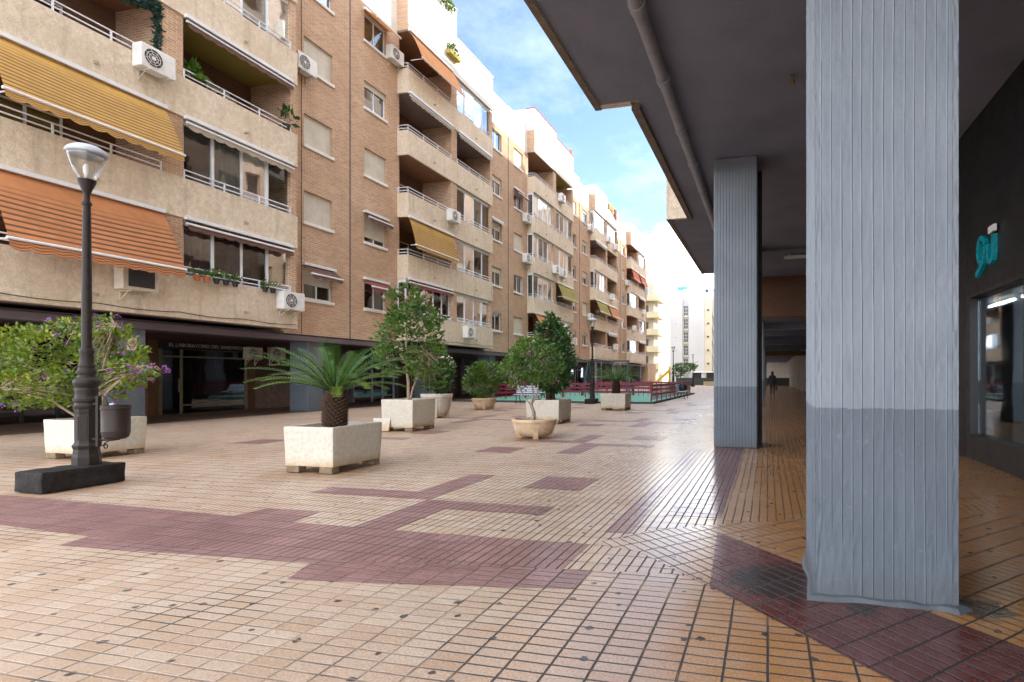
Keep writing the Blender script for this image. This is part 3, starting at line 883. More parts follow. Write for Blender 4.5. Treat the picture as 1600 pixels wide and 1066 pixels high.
# air conditioners on the fronts (x of the wall face they hang on)
FX = XL + .6
acs = [
    (FX, 11.42, 9.66, 'white air conditioner beside the dark open balcony with green garland, above the yellow awning', 'ac_white', 0),
    (FX, 11.0, 3.66, 'yellowed box air conditioner hanging just under the scalloped orange awning', 'ac_cream', 1),
    (FX, 15.78, 3.72, 'white air conditioner beside the flower pots on the lowest glazed balcony', 'ac_white', 0),
    (XL, 16.95, 12.75, 'white air conditioner beside the closed shutter next to the blue-glazed high balcony', 'ac_white', 0),
    (XL - 1.15, 14.7, 10.35, 'grey air conditioner inside the olive balcony with a hanging plant', 'ac_cream', 0),
    (XL, 22.05, 16.0, 'white air conditioner next to the small window with projecting orange awning', 'ac_white', 0),
    (FX, 25.95, 9.6, 'white air conditioner on the parapet over the dark striped yellow awning of the second block', 'ac_white', 0),
    (FX, 27.5, 3.55, 'white air conditioner below the white-curtained windows of the lowest floor, right of the planted tree', 'ac_white', 0),
    (XL, 36.3, 12.45, 'white air conditioner under the small window with a dark red awning', 'ac_white', 0),
    (XL, 36.3, 9.55, 'white air conditioner under the closed shutter below the red-awning window', 'ac_white', 0),
    (FX, 41.6, 15.55, 'white air conditioner on the top balcony of the block with red roof coping', 'ac_white', 0),
    (FX, 40.4, 9.5, 'left of two air conditioners under the wide third-floor glazing of the third block', 'ac_white', 0),
    (FX, 41.9, 9.5, 'right of two air conditioners under the wide third-floor glazing of the third block', 'ac_white', 0),
    (XL, 46.0, 4.2, 'white air conditioner low on the wall just right of the dense dark planter tree', 'ac_white', 0),
    (XL, 50.7, 15.6, 'white air conditioner beside the top blue-glazed balcony of the block with drying blankets', 'ac_white', 0),
    (FX, 54.9, 15.5, 'white air conditioner between the two blue-glazed top balconies under the drying blankets', 'ac_white', 0),
    (FX, 57.9, 15.3, 'white air conditioner at the far end of the blue-glazed top floor under the drying blankets', 'ac_white', 0),
    (FX, 56.2, 9.6, 'white air conditioner on the third-floor parapet behind the playground, over the orange awning', 'ac_white', 0),
    (XL, 50.7, 6.9, 'white air conditioner left of the gold striped awning behind the second street lamp', 'ac_white', 0),
    (FX, 57.6, 4.3, 'white air conditioner on the lowest parapet above the swing frame', 'ac_white', 0),
    (FX, 66.2, 7.1, 'white air conditioner by the open second-floor balcony of the farthest brick block', 'ac_white', 0),
    (XL, 65.0, 12.6, 'white air conditioner left of the bright red awnings of the farthest brick block', 'ac_white', 0),
    (FX, 71.5, 9.7, 'white air conditioner right of the third-floor glazing of the farthest brick block', 'ac_white', 0)]
for x, y, z, lab, mat, of in acs:
    ac_unit(x, y, z, 1, lab, mat, open_front=bool(of))

def tagp(name, mb, mat, label, cat, loc=(0, 0, 0), group=None, **k):
    return tag(put(name, mb, mat, None, loc, **k), label, cat, group)

# balcony clutter
def leafy(mb, c, r, n, size, zs=1.0, dens=None, flat=.0, seed=0, up=.4, gap=-1.0, gapf=1.4, aspect=.5, shell=.45, bot=None):
    """n leaf blades spread through an ellipsoid"""
    rx, ry, rz = r
    rr = random.Random(seed + 17)
    k = 0; tries = 0
    off = Vector((seed * 3.1, seed * 1.7, 0))
    while k < n and tries < n * 12:
        tries += 1
        d = Vector((rr.gauss(0, 1), rr.gauss(0, 1), rr.gauss(0, 1))).normalized()
        q = rr.uniform(shell, 1) ** .6 * (1 + .22 * noise.noise(d * 2.2 + off))
        p = Vector((c[0] + d.x * rx * q, c[1] + d.y * ry * q, c[2] + d.z * rz * q))
        if bot is not None and p.z < bot: continue
        if noise.noise(p * gapf + off) < gap: continue
        L = size * (rr.uniform(.4, .8) if rr.random() < .3 else rr.uniform(.75, 1.35)); W = L * aspect
        dirn = (d * .8 + Vector((rr.uniform(-1, 1), rr.uniform(-1, 1), rr.uniform(-.6, .6) + up))).normalized()
        side = dirn.cross(Vector((rr.uniform(-1, 1), rr.uniform(-1, 1), rr.uniform(-1, 1)))).normalized()
        nrm = dirn.cross(side)
        v = min(1, max(0, .45 + .4 * noise.noise(p * 2.0 + off) + rr.uniform(-.3, .3)))
        a = p; m = p + dirn * L * .5
        mb.face([a, m + side * W * .5 + nrm * L * .06, p + dirn * L, m - side * W * .5 + nrm * L * .06], var=max(.01, v))
        k += 1
    return mb

def pot_plant(x, y, z, label, mat='terracotta', h=.16, r=.09, leaf='leaf_mid', n=60, size=.1, spread=.14, group='flower pots on the nearest balcony', seed=0):
    t = thing('flower_pot', label, 'flower pot', (x, y, z), group)
    mb = MB(); mb.lathe([(r * .7, 0), (r, h * .85), (r * 1.12, h * .86), (r * 1.12, h), (r * .9, h), (r * .85, h * .9)], n=12)
    put('pot', mb, M[mat], t, smooth='auto')
    lf = MB(); leafy(lf, (0, 0, h + spread * .7), (spread, spread, spread), n, size, seed=seed, shell=.1)
    put('leaves', lf, M[leaf], t, fix=False)
    return t
potl = ['terracotta pot with a small green plant, first at the near end of the balcony rail', 'terracotta pot with low herbs, second from the near end of the balcony rail',
        'black pot with green leaves next to the terracotta pots on the rail', 'black pot with bushy leaves in the middle of the pot row', 'black pot with a thin plant, last of the pot row on the rail',
        'dark pot alone near the white air conditioner on the rail', 'dark wide pot right against the white air conditioner on the rail']
for i, (yy, m_) in enumerate(((12.62, 'terracotta'), (12.9, 'terracotta'), (13.2, 'dark_pot'), (13.5, 'dark_pot'), (13.8, 'dark_pot'), (14.85, 'dark_pot'), (15.15, 'dark_pot'))):
    pot_plant(FX + .12, yy, 4.22, potl[i], m_, seed=i, n=50 + 12 * (i % 3), size=.09)
    br = MB()
pot_plant(FX - .35, 12.75, 10.12, 'dark pot with long pale leaves at the near end of the olive balcony', 'dark_pot', .2, .12, 'leaf_mid', 70, .34, .2, 'plants on the olive balcony', 21)
pot_plant(FX - .1, 15.9, 10.12, 'dark pot with a dry leafless twiggy plant at the far end of the olive balcony', 'dark_pot', .2, .12, 'leaf_dark', 40, .25, .32, 'plants on the olive balcony', 22)
gl = MB()
for t in range(60):
    a = t / 59
    q = Vector((FX - .15, 10.2 + 1.55 * min(1, a * 1.5), 11.75 - .25 * sin(pi * min(1, a * 1.5)) - max(0, a - .67) * 4.0))
    leafy(gl, q, (.09, .09, .09), 22, .11, seed=t, shell=.1)
tagp('garland', gl, M['garland'], 'dark green tinsel garland hung round the open balcony above the yellow awning', 'garland', fix=False)

# laundry and plants on the roof terraces
def blanket(y0, y1, z, h, mat, label, seed):
    mb = MB(); n = 14
    for i in range(n):
        for j in range(6):
            def pt(a, b): return (FX + .1 + .05 * sin(a * 9 + seed) + .03 * b, y0 + (y1 - y0) * a, z - h * b * (1 - .35 * abs(sin(a * 3 + seed))))
            mb.face([pt(i / n, j / 6), pt((i + 1) / n, j / 6), pt((i + 1) / n, (j + 1) / 6), pt(i / n, (j + 1) / 6)])
    return tagp('blanket', mb, M[mat], label, 'blanket', group='laundry over the roof walls', smooth=True, fix=False)
blanket(55.3, 57.2, 19.78, .75, 'laundry_o', 'orange blanket drying over the white roof wall', .3)
blanket(57.4, 58.4, 19.78, 1.25, 'laundry_r', 'dark red brown blanket hanging beside the orange one on the roof wall', 1.1)
ivy = MB()
leafy(ivy, (FX + .12, 25.2, 21.05), (.12, 1.0, .28), 260, .16, seed=4, up=-.9)
tagp('trailing_plant', ivy, M['leaf_mid'], 'green plant trailing over the top of the high white roof wall', 'plant', fix=False)
sh = MB()
leafy(sh, (FX + .3, 26.0, 18.75), (.22, .55, .3), 150, .14, seed=9)
t = thing('window_box', 'yellow planter box with scraggly plants fixed to the white roof wall', 'planter', (FX, 26.0, 18.4))
mb = MB(); mb.box(.01, .3, -.5, .5, 0, .2); put('trough', mb, M['f_gold'], t, bevel=.01)
lf = MB(); leafy(lf, (.16, 0, .35), (.18, .5, .3), 160, .16, seed=9, shell=.1); put('leaves', lf, M['leaf_mid'], t, fix=False)
# roof flag / parasol
t = thing('parasol', 'folded red parasol standing on the roof terrace of the third block', 'parasol', (FX - .5, 45.5, 19.7))
mb = MB(); mb.tube([(0, 0, 0), (0, 0, 1.9)], .025, 6); put('pole', mb, M['alu'], t)
mb = MB(); mb.lathe([(.16, .6), (.12, .9), (.07, 1.7), (.01, 1.9)], n=10); put('canopy', mb, M['f_bright'], t, smooth=True)

# ------------------------------------------------------------------ shops in the left arcade
def text(body, size, mat, parent, loc, rot, extrude=.008, align='LEFT', name='lettering', xs=1.0):
    cu = bpy.data.curves.new(name, 'FONT')
    cu.body = body; cu.size = size; cu.extrude = extrude; cu.align_x = align
    cu.space_character = xs
    cu.materials.append(mat)
    o = link(name, cu, parent, loc)
    o.rotation_euler = rot
    dg = bpy.context.evaluated_depsgraph_get()
    me = bpy.data.meshes.new_from_object(o.evaluated_get(dg))
    bpy.data.objects.remove(o)
    o = link(name, me, parent, loc); o.rotation_euler = rot
    return o
XS = XL - 4.39
def shopfront(y0, y1, label, door=None, fascia='shop_black', frame='black_frame', pil='brown_door', words=None, z1=2.4, inside=None, group='shops in the left arcade'):
    t = thing('shopfront', label, 'shop front', (XS, y0, 0), group)
    L = y1 - y0
    boxes('pilaster', [(0, .12, 0, .35, 0, 2.7), (0, .12, L - .35, L, 0, 2.7)], M[pil], t)
    f = MB(); f.box(0, .16, .36, L - .36, z1, 2.68)
    put('sign_board', f, M[fascia], t)
    fr = MB()
    dx0, dx1 = door if door else (L * .45, L * .45 + .9)
    for a in (.36, dx0, dx1 - .06, L - .42): fr.box(.02, .10, a, a + .07, 0.0, z1 - .002)
    fr.box(.03, .09, .43, L - .43, z1 - .3, z1 - .24); fr.box(.03, .09, .43, dx0 - .001, .28, .34); fr.box(.03, .09, dx1 + .011, L - .43, .28, .34)
    put('frame', fr, M[frame], t)
    g = MB(); g.box(.05, .06, .40, L - .40, .02, z1 - .02)
    put('glazing', g, M['glass_dark'], t)
    boxes('display', [(-.29, -.1, L * .6, L * .75, .02, 1.1), (-.29, -.15, L * .78, L * .86, .02, 1.7)], M[inside or 'shop_black'], t)
    h = MB(); h.box(.10, .14, dx1 - .16, dx1 - .12, .8, 1.3); put('door_handle', h, M['metal_dull'], t)
    if words:
        text(words[0], words[1], M['letter'], t, (.165, words[2], words[3]), (pi / 2, 0, pi / 2), xs=words[4])
    return t
shopfront(14.75, 18.9, 'dark sandwich shop under a black sign board with pale lettering', door=(.42, 1.2), frame='metal_dull', words=('EL LABORATORIO DEL SANDWICH', .185, .66, 2.50, 1.0))
shopfront(9.6, 13.6, 'dark shop with brown posts behind the purple flowering shrub', pil='dark_red')
shopfront(24.2, 28.2, 'dark glazed shop with pale frames behind the planted box tree', frame='alu_grey', pil='soffit_left')
shopfront(29.0, 33.0, 'dark shop front with barred upper panels behind the round bush', frame='alu_grey', pil='dark_red')
shopfront(35.0, 39.5, 'dark glazed shop behind the slender tree in the bowl', frame='alu_grey', pil='soffit_left')
shopfront(41.5, 46.5, 'shop with wide blue-black panes left of the second street lamp', frame='alu', pil='soffit_left', inside='shop_wall')
shopfront(48.5, 54.0, 'pale framed shop behind the swing set', frame='alu', pil='soffit_left', inside='shop_white')
shopfront(56.0, 62.0, 'shop with white posts beyond the swing set', frame='alu', pil='brown_door', inside='shop_white')
mp = MB(); mp.box(XS, XS + .08, 18.91, 23.4, 0, 1.35)
tagp('marble_dado', mp, M['marble'], 'brown marble cladding low on the arcade wall beside the sandwich shop', 'wall cladding')
ac_unit(XS + .16, 18.62, 2.12, 1, 'shabby air conditioner on the arcade wall right beside the black sandwich shop sign', 'ac_cream', .7, .5, .26, group='air conditioners in the left arcade')
ac_unit(XS + .16, 19.75, 2.15, 1, 'shaded air conditioner on the red arcade wall behind the palm fronds', 'ac_cream', .7, .52, .26, group='air conditioners in the left arcade')
s_ = thing('notice_sign', 'small white sign with red print on the blue grey arcade pillar', 'sign', (XL - .499, 8.15 + 3.15 + .32, 2.14))
mb = MB(); mb.box(0, .012, 0, .24, 0, .36); put('plate', mb, M['sign_white'], s_)
mb = MB(); mb.tube([(.016, .12 + .07 * cos(2 * pi * k / 16), .24 + .07 * sin(2 * pi * k / 16)) for k in range(17)], .010, 4, cap=False)
mb.box(.0125, .018, .04, .2, .10, .125); mb.box(.0125, .018, .05, .19, .05, .075); mb.tube([(.016, .07, .29), (.016, .17, .19)], .009, 4)
put('print', mb, M['sign_red'], s_)
# ------------------------------------------------------------------ right building with the arcade
XR = -2.08
SH = 3.35           # shop wall
CEIL = 5.65
YE = 97.0
R = thing('arcade_building', 'dark arcade building on blue grey pillars overhanging the plaza', 'arcade building', (0, 0, 0))
zr = [CEIL + 2.93 * k for k in range(8)]
wl = MB(); pa_ = MB()
NM = 7
for i in range(NM):
    b0 = .2 + P * i
    wl_y0, wl_y1 = (b0 - 2.98, b0 + 11.32)
    z = CEIL + .05
    for k in range(8):
        zt = zr[k] + 1.15 if k < 7 else zr[7] + 1.5
        wl.box(XR, XR + .35, wl_y0, b0, z, zt); wl.box(XR, XR + .35, b0 + 8.1, wl_y1, z, zt)
        if k < 7:
            z2 = zr[k] + 2.5
            for ya, yb in ((wl_y0, b0 - 2.15), (b0 - .75, b0), (b0 + 8.1, b0 + 8.98), (b0 + 10.38, wl_y1)):
                wl.box(XR, XR + .35, ya, yb, zt, z2)
            z = z2
    wl.box(XR - .5, XR + 1.2, b0 + 3.65, b0 + 4.2, CEIL + .06, zr[7])
    wl.box(XR - .5, XR + 1.2, b0 + 7.85, b0 + 8.1, CEIL + .06, zr[7])
    wl.box(XR + .0, XR + 1.2, b0, b0 + .15, CEIL + .06, zr[7])
wl.box(XR + 1.2, 12, -2.78, YE, CEIL + .3, zr[7] + .7)  # unseen upper mass, its height shaped to shade the left fronts
put('wall', wl, M['brick'], R)
def par():
    mb = MB()
    mb.box(-.6, -.5, 0, 8.1, 0, 1.15); mb.box(-.499, 0, 0, .1, 0, 1.15); mb.box(-.499, 0, 8.0, 8.1, 0, 1.15)
    mb.box(-.499, 1.19, .15, 7.99, .05, .2)
    return mb.mesh('balcony_parapet', M['aggregate'])
for i in range(NM):
    for k in range(8):
        if i > 2 and k > 2: continue
        link('balcony_parapet', cached('rpar', par), R, (XR, .2 + P * i, zr[k]))
for i in range(NM):
    b0 = .2 + P * i
    boxes('soffit_edge', [(XR - .012, XR + .12, b0 + 8.101, b0 + 11.319, CEIL - .06, CEIL + .049), (XR - .012, XR + .12, b0 - 2.98, b0 - .001, CEIL - .06, CEIL + .049)], M['lip'], R)
    boxes('balcony_soffit', [(XR - .499, XR + .121, b0 + .101, b0 + 7.999, CEIL + .025, CEIL + .045)], M['soffit'], R)
    boxes('soffit_edge', [(XR - .602, XR - .498, b0 - .002, b0 + 8.102, CEIL - .012, CEIL - .0005)], M['lip'], R)
so = MB()
so.box(XR + .121, SH + .3, -2.78, 24.3, CEIL + .025, CEIL + .25)
put('arcade_ceiling', so, M['soffit'], R)
lo = MB(); lo.box(-1.2, SH + .3, 24.31, YE, 4.0, 4.3)
for k in range(16):
    y = 27.5 + 4.4 * k
    lo.box(-1.15, SH + .2, y, y + .45, 3.72, 3.999)
put('low_ceiling', lo, M['soffit'], R)
boxes('cross_beam', [(-1.04, SH + .2, 24.0, 24.3, 3.95, CEIL + .024), (-1.04, SH + .2, 52, 52.3, 3.3, 3.719)], M['brick_dark'], R)
op = MB(); op.box(XR + .36, -1.1, 24.0, YE, 3.99, CEIL + .26)
put('outer_ceiling', op, M['soffit'], R)
boxes('shop_wall', [(SH, SH + .25, 10.45, 50, 0, CEIL + .02), (SH, SH + .25, -2.78, 5.2, 0, CEIL + .02), (SH, SH + .25, 5.2, 10.45, 4.3, CEIL + .02)], M['shop_black'], R)
sw = MB(); sw.box(SH, SH + .25, 50.01, YE, 0, 3.99)
for k in range(8): sw.box(SH - .35, SH - .001, 53 + 5.5 * k, 53.6 + 5.5 * k, 0, 3.99)
put('far_shop_wall', sw, M['white_panel'], R)
boxes('end_wall', [(-2, SH, YE - .4, YE - .1, 0, 3.98)], M['white_panel'], R)
# downpipe running under the soffit
dp = MB(); dp.tube([(-1.42, -2.7, CEIL - .11), (-1.42, 60, CEIL - .11)], .085, 12)
for k in range(24):
    y = 1.2 + 1.55 * k
    dp.tube([(-1.42, y, CEIL - .11), (-1.42, y + .13, CEIL - .11)], .102, 12)
    if k % 2: dp.box(-1.44, -1.40, y + .5, y + .53, CEIL - .2, CEIL + .024)
put('drain_pipe', dp, M['drain_light'], R, smooth='auto')
cp = MB(); cp.tube([(-1.0, 18.6, CEIL - .07), (SH, 18.6, CEIL - .07)], .05, 8)
put('ceiling_pipe', cp, M['drain'], R, smooth='auto')
lf = MB(); lf.box(.55, 1.55, 19.7, 19.85, CEIL - .12, CEIL - .03); lf.box(.7, .74, 19.75, 19.79, CEIL - .03, CEIL + .024); lf.box(1.36, 1.40, 19.75, 19.79, CEIL - .03, CEIL + .024)
put('ceiling_lamp', lf, M['stone_sill'], R)
db = MB(); db.box(.30, .36, 8.0, 8.06, CEIL - .06, CEIL + .024); db.lathe([(.05, CEIL - .1), (.05, CEIL - .05)], (.33, 8.03), 12)
put('ceiling_lamp', db, M['metal_dull'], R)

# near pillar: board-marked concrete as real relief
def near_pillar():
    x0, x1, y0, y1 = .292, 1.112, 3.60, 4.44
    zt = CEIL + .026
    rows = [0.0] + [.036 * k for k in range(1, int(zt / .036) + 1)] + [zt]
    pts = []                                   # (x, y, nx, ny, relief coordinate)
    n = 290
    pts += [(x1, y1, 0, 0, None), (x0, y1, 0, 0, None)]
    for k in range(1, n): pts.append((x0, y1 + (y0 - y1) * k / n, -1, 0, k / n * (y1 - y0)))
    pts.append((x0, y0, -.7, -.7, None))
    for k in range(1, n): pts.append((x0 + (x1 - x0) * k / n, y0, 0, -1, k / n * (x1 - x0) + 2.0))
    pts.append((x1, y0, .7, -.7, None))
    ridges = []
    for base, L in ((0.0, y1 - y0), (2.0, x1 - x0)):
        q = base + .035
        while q < base + L - .03:
            ridges.append((q, .6 + .7 * rnd.random())); q += .059 + U(-.007, .007)
    V, Fc = [], []
    for z in rows:
        for x, y, nx, ny, rc in pts:
            d = 0.0
            if rc is not None:
                w = .006 * noise.noise(Vector((rc * 2, z * .9, 1)))
                for q, a in ridges:
                    t = rc - q - w * a
                    if abs(t) < .012:
                        amp = a * (1.0 if noise.noise(Vector((q * 9, z * .8, 4))) > -.42 else .25)
                        if base_patch(rc, z): amp *= .12
                        d += .0045 * amp * (math.exp(-(t / .0026) ** 2) - .4 * math.exp(-((t - .005) / .003) ** 2))
                d += .0034 * noise.noise(Vector((rc * 30, z * 26, 0))) + .002 * noise.noise(Vector((rc * 3.2, z * 1.6, 7)))
                if base_patch(rc, z): d += .0025 + .003 * noise.noise(Vector((rc * 40, z * 40, 2)))
                edge = min(abs(rc - 2.0), abs(rc - 2.0 - (x1 - x0)), abs(rc - (y1 - y0)))
                if edge < .035: d += .006 * noise.noise(Vector((rc * 50, z * 20, 9))) - .002
            else:
                d = -.006 + .006 * noise.noise(Vector((x * 5, z * 12, 3)))
            V.append((x + nx * d, y + ny * d, z))
    m = len(pts)
    for r in range(len(rows) - 1):
        for k in range(m):
            a = r * m + k; b = r * m + (k + 1) % m
            Fc.append((a, b, b + m, a + m))
    me = bpy.data.meshes.new('pillar')
    me.from_pydata(V, [], Fc)
    me.materials.append(M['pillar_near'])
    bm = bmesh.new(); bm.from_mesh(me); bmesh.ops.recalc_face_normals(bm, faces=bm.faces); bm.to_mesh(me); bm.free()
    me.polygons.foreach_set('use_smooth', [True] * len(me.polygons))
    me.set_sharp_from_angle(angle=radians(50))
    o = link('pillar', me, R)
    o['label'] = 'nearest blue grey pillar with rough board marks and a darker painted foot'
    # mortar fillet round the foot
    sk = MB(); N = 90
    per = []
    for k in range(N):
        t = k / N * 4
        s_, f = int(t), t - int(t)
        c = [(x0, y0), (x1, y0), (x1, y1), (x0, y1), (x0, y0)]
        per.append((c[s_][0] + (c[s_ + 1][0] - c[s_][0]) * f, c[s_][1] + (c[s_ + 1][1] - c[s_][1]) * f))
    cx, cy = (x0 + x1) / 2, (y0 + y1) / 2
    for k in range(N):
        q = []
        for kk in (k, (k + 1) % N):
            x, y = per[kk]
            nv = noise.noise(Vector((x * 4, y * 4, 0)))
            o_ = .036 + .03 * nv
            corner = max(0, 1 - min(abs(x - x1) + abs(y - y0), 9) / .12) * .05 + max(0, 1 - (abs(x - x0) + abs(y - y0)) / .2) * .02
            o_ += corner
            ex, ey = x - cx, y - cy
            nx = (1 if ex > .405 else -1 if ex < -.405 else 0); ny = (1 if ey > .415 else -1 if ey < -.415 else 0)
            hgt = .024 + .016 * noise.noise(Vector((x * 7, y * 7, 5)))
            q.append(((x - nx * .015, y - ny * .015, hgt + .012), (x + nx * o_ * .55, y + ny * o_ * .55, hgt), (x + nx * o_, y + ny * o_, .0)))
        for l in range(2):
            sk.face([q[0][l], q[0][l + 1], q[1][l + 1], q[1][l]])
    put('mortar_skirt', sk, M['pillar_near'], o, smooth='auto')
def base_patch(rc, z):
    if rc < 2.0: return z < .12
    x = rc - 2.0
    if z < .42 + .05 * sin(x * 30) and x < .20 + .04 * sin(z * 22): return True
    return x > .66 and z < .3 + .06 * sin(x * 60)
near_pillar()
for k in range(11):
    y = 10.75 + 7.6 * k
    mb = MB(); mb.box(-1.04, -.2, y, y + .84, 0, (CEIL + .024) if k < 2 else 3.99)
    put('pillar', mb, M['pillar'], R, bevel=.02)
pc = MB(); pc.box(-.2, -.12, 11.55, 11.63, 0, CEIL)
put('downpipe', pc, M['iron'], R)

# shop on the right, under the arcade
t = thing('shopfront', 'black modern shop front under the arcade with teal letters and lit tubes inside', 'shop front', (SH, 5.2, 0))
mb = MB(); mb.box(-.02, .25, .0, 5.25, 2.78, 4.299); put('fascia', mb, M['shop_black'], t)
mb = MB(); mb.box(.0, .25, 0, 5.25, 0, .36); mb.box(-.02, .25, 5.05, 5.25, .361, 2.779); mb.box(.0, .25, 0, .12, .361, 2.779)
mb.box(-.03, .22, .121, 5.049, .361, .42); mb.box(-.03, .22, .121, 5.049, 2.72, 2.779); mb.box(-.02, .2, 3.0, 3.07, .421, 2.719)
put('frame', mb, M['black_frame'], t)
mb = MB(); mb.box(.1, .112, .121, 5.049, .425, 2.719); put('glazing', mb, M['glass_shop'], t)
mb = MB(); mb.box(.26, 6, .02, 11, .03, .05); mb.box(6, 6.05, .02, 11, .03, 3.2); mb.box(.26, 6, 11, 11.03, .05, 3.2); mb.box(.26, 6, -.0, .02, .05, 3.2); mb.box(.26, 6, .02, 11, 3.1, 3.15)
for k in range(5): mb.box(2.2 + .5 * k, 2.3 + .5 * k, 6.0 + .7 * k, 6.5 + .7 * k, .05, 2.6)
put('interior', mb, M['shop_wall'], t)
mb = MB(); mb.box(.9, 1.1, 3.55, 3.75, .05, 2.89); mb.box(.7, 1.0, .4, 1.3, .05, 1.0); put('display', mb, M['shop_black'], t)
mb = MB()
mb.box(1.60, 1.66, 7.6, 8.9, 2.98, 3.03); mb.box(1.60, 1.66, 6.6, 7.2, 2.98, 3.03); mb.box(2.2, 2.3, 8.2, 8.3, 2.5, 2.58); mb.box(.7, .74, 5.6, 6.4, 2.98, 3.03)
mb.tube([(.75, 4.55, .45), (.95, 4.75, 1.05)], .012, 6)
put('lit_tube', mb, M['tube'], t)
sg = thing('shop_sign', 'teal three dimensional letters SU with a small white tab on the black fascia', 'sign', (SH - .02, 9.4, 3.33))
def stroke(mb, pts, w, d):
    """flat extruded stroke: pts are (along, up) as read from the plaza"""
    P2 = [Vector((p[0], p[1])) for p in pts]
    Lf, Rt = [], []
    for k, p in enumerate(P2):
        tt = (P2[min(k + 1, len(P2) - 1)] - P2[max(k - 1, 0)]).normalized()
        nn = Vector((-tt.y, tt.x)) * w / 2
        Lf.append(p + nn); Rt.append(p - nn)
    for k in range(len(P2) - 1):
        f = [Lf[k], Lf[k + 1], Rt[k + 1], Rt[k]]
        fr = [(-d, -q.x, q.y) for q in f]; bk = [(-.001, -q.x, q.y) for q in f]
        mb.face(fr)
        mb.face([fr[0], fr[1], bk[1], bk[0]]); mb.face([fr[3], fr[2], bk[2], bk[3]])
        if k == 0: mb.face([fr[0], fr[3], bk[3], bk[0]])
        if k == len(P2) - 2: mb.face([fr[1], fr[2], bk[2], bk[1]])
mb = MB()
ring = [(-.21 + .15 * cos(a), .06 + .19 * sin(a)) for a in [radians(20 + 14 * k) for k in range(19)]]
stroke(mb, ring, .08, .06)
stroke(mb, [(-.07, .12), (-.08, -.02), (-.14, -.14), (-.26, -.22), (-.42, -.30)], .085, .06)
stroke(mb, [(.05, .10), (.05, -.08), (.08, -.16), (.15, -.19), (.22, -.16), (.25, -.08), (.25, .20)], .085, .06)
put('letters', mb, M['teal'], sg, fix=True)
mb = MB(); mb.box(-.07, -.03, -.34, -.12, .235, .335); put('tab', mb, M['sign_white'], sg)

# person far down the arcade
def person(loc, rz):
    t = thing('person', 'person in dark clothes walking away down the arcade with a bag', 'person', loc, None, rz)
    V = [(0, 0, .92), (0, 0, 1.12), (0, .01, 1.38), (0, .02, 1.47), (0, .03, 1.56), (0, .03, 1.66),
         (.10, 0, .88), (.11, .12, .48), (.11, .06, .07), (.11, .20, .03), (-.10, 0, .88), (-.11, -.04, .48), (-.11, -.24, .10), (-.11, -.13, .02),
         (.19, 0, 1.38), (.25, -.06, 1.12), (.25, .06, .88), (.26, .10, .80), (-.19, 0, 1.38), (-.25, .04, 1.12), (-.26, .14, .90), (-.26, .17, .81)]
    E = [(0, 1), (1, 2), (2, 3), (3, 4), (4, 5), (0, 6), (6, 7), (7, 8), (8, 9), (0, 10), (10, 11), (11, 12), (12, 13), (2, 14), (14, 15), (15, 16), (16, 17), (2, 18), (18, 19), (19, 20), (20, 21)]
    rad = [.15, .135, .15, .062, .085, .085, .095, .065, .05, .045, .095, .065, .05, .045, .07, .05, .04, .04, .07, .05, .04, .04]
    me = bpy.data.meshes.new('body'); me.from_pydata(V, E, [])
    me.materials.append(M['cloth_dark'])
    o = link('body', me, t)
    md = o.modifiers.new('skin', 'SKIN'); md.use_smooth_shade = True
    for k, r in enumerate(rad):
        me.skin_vertices[0].data[k].radius = (r, r * (.72 if k < 3 else 1))
        me.skin_vertices[0].data[k].use_root = (k == 0)
    o.modifiers.new('sub', 'SUBSURF').render_levels = 2
    h = MB(); h.lathe([(.02, 1.47), (.07, 1.50), (.095, 1.56), (.1, 1.63), (.085, 1.71), (.04, 1.75), (.001, 1.755)], (0, .0), 14)
    put('hair', h, M['hair'], t, smooth=True)
    fh = MB(); fh.lathe([(.001, .76), (.035, .785), (.04, .82), (.03, .85)], (.26, .1), 8); fh.lathe([(.001, .76), (.035, .785), (.04, .82), (.03, .85)], (-.26, .17), 8)
    put('hand', fh, M['skin'], t, smooth=True)
    return t
person((.32, 41.2, .008), 0)
b = thing('shopping_bag', 'black bag hanging from the hand of the person in the arcade', 'bag', (.60, 41.3, .36))
mb = MB(); mb.box(-.06, .06, -.16, .16, 0, .32); put('sack', mb, M['bag'], b, bevel=.03, segs=2)
mb = MB(); mb.tube([(0, -.08, .31), (0, -.05, .42), (0, .0, .45), (0, .05, .42), (0, .08, .31)], .01, 5); put('strap', mb, M['bag'], b)

# ------------------------------------------------------------------ far buildings
T = thing('apartment_building', 'white apartment tower closing the far end of the plaza, with a strip of stair windows', 'apartment building', (0, 119, 0))
mb = MB()
mb.box(-24.8, -21.4, .9, 14, 0, 18.8); mb.box(-21.399, -18.4, 0, 14, 0, 19.2); mb.box(-18.399, -17.0, .7, 14, 0, 18.9)
mb.box(-16.999, -13.6, .0, 14, 2.4, 19.2); mb.box(-16.999, -16.0, .02, 14, 0, 2.399); mb.box(-14.2, -13.6, .02, 14, 0, 2.399)
mb.box(-15.999, -14.201, .6, 14, 0, 2.399)
put('wall', mb, M['tower_white'], T)
mb = MB(); mb.box(-13.599, -11.9, .25, 14, 2.4, 18.9); mb.box(-13.599, -5, 1.1, 14, 2.4, 18.4); mb.box(-13.599, -13.2, .3, 14, 0, 2.399); mb.box(-11.2, -10.6, .3, 1.2, 0, 2.399)
mb.box(-13.599, -5, .9, 14, 0, 2.399) if False else mb.box(-13.199, -5, 2.0, 14, 0, 2.399)
put('cream_wing', mb, M['cream_wall'], T)
mb = MB(); mb.box(-24.9, -5, -.25, 0.0, 2.2, 2.4); put('cornice', mb, M['stone_sill'], T)
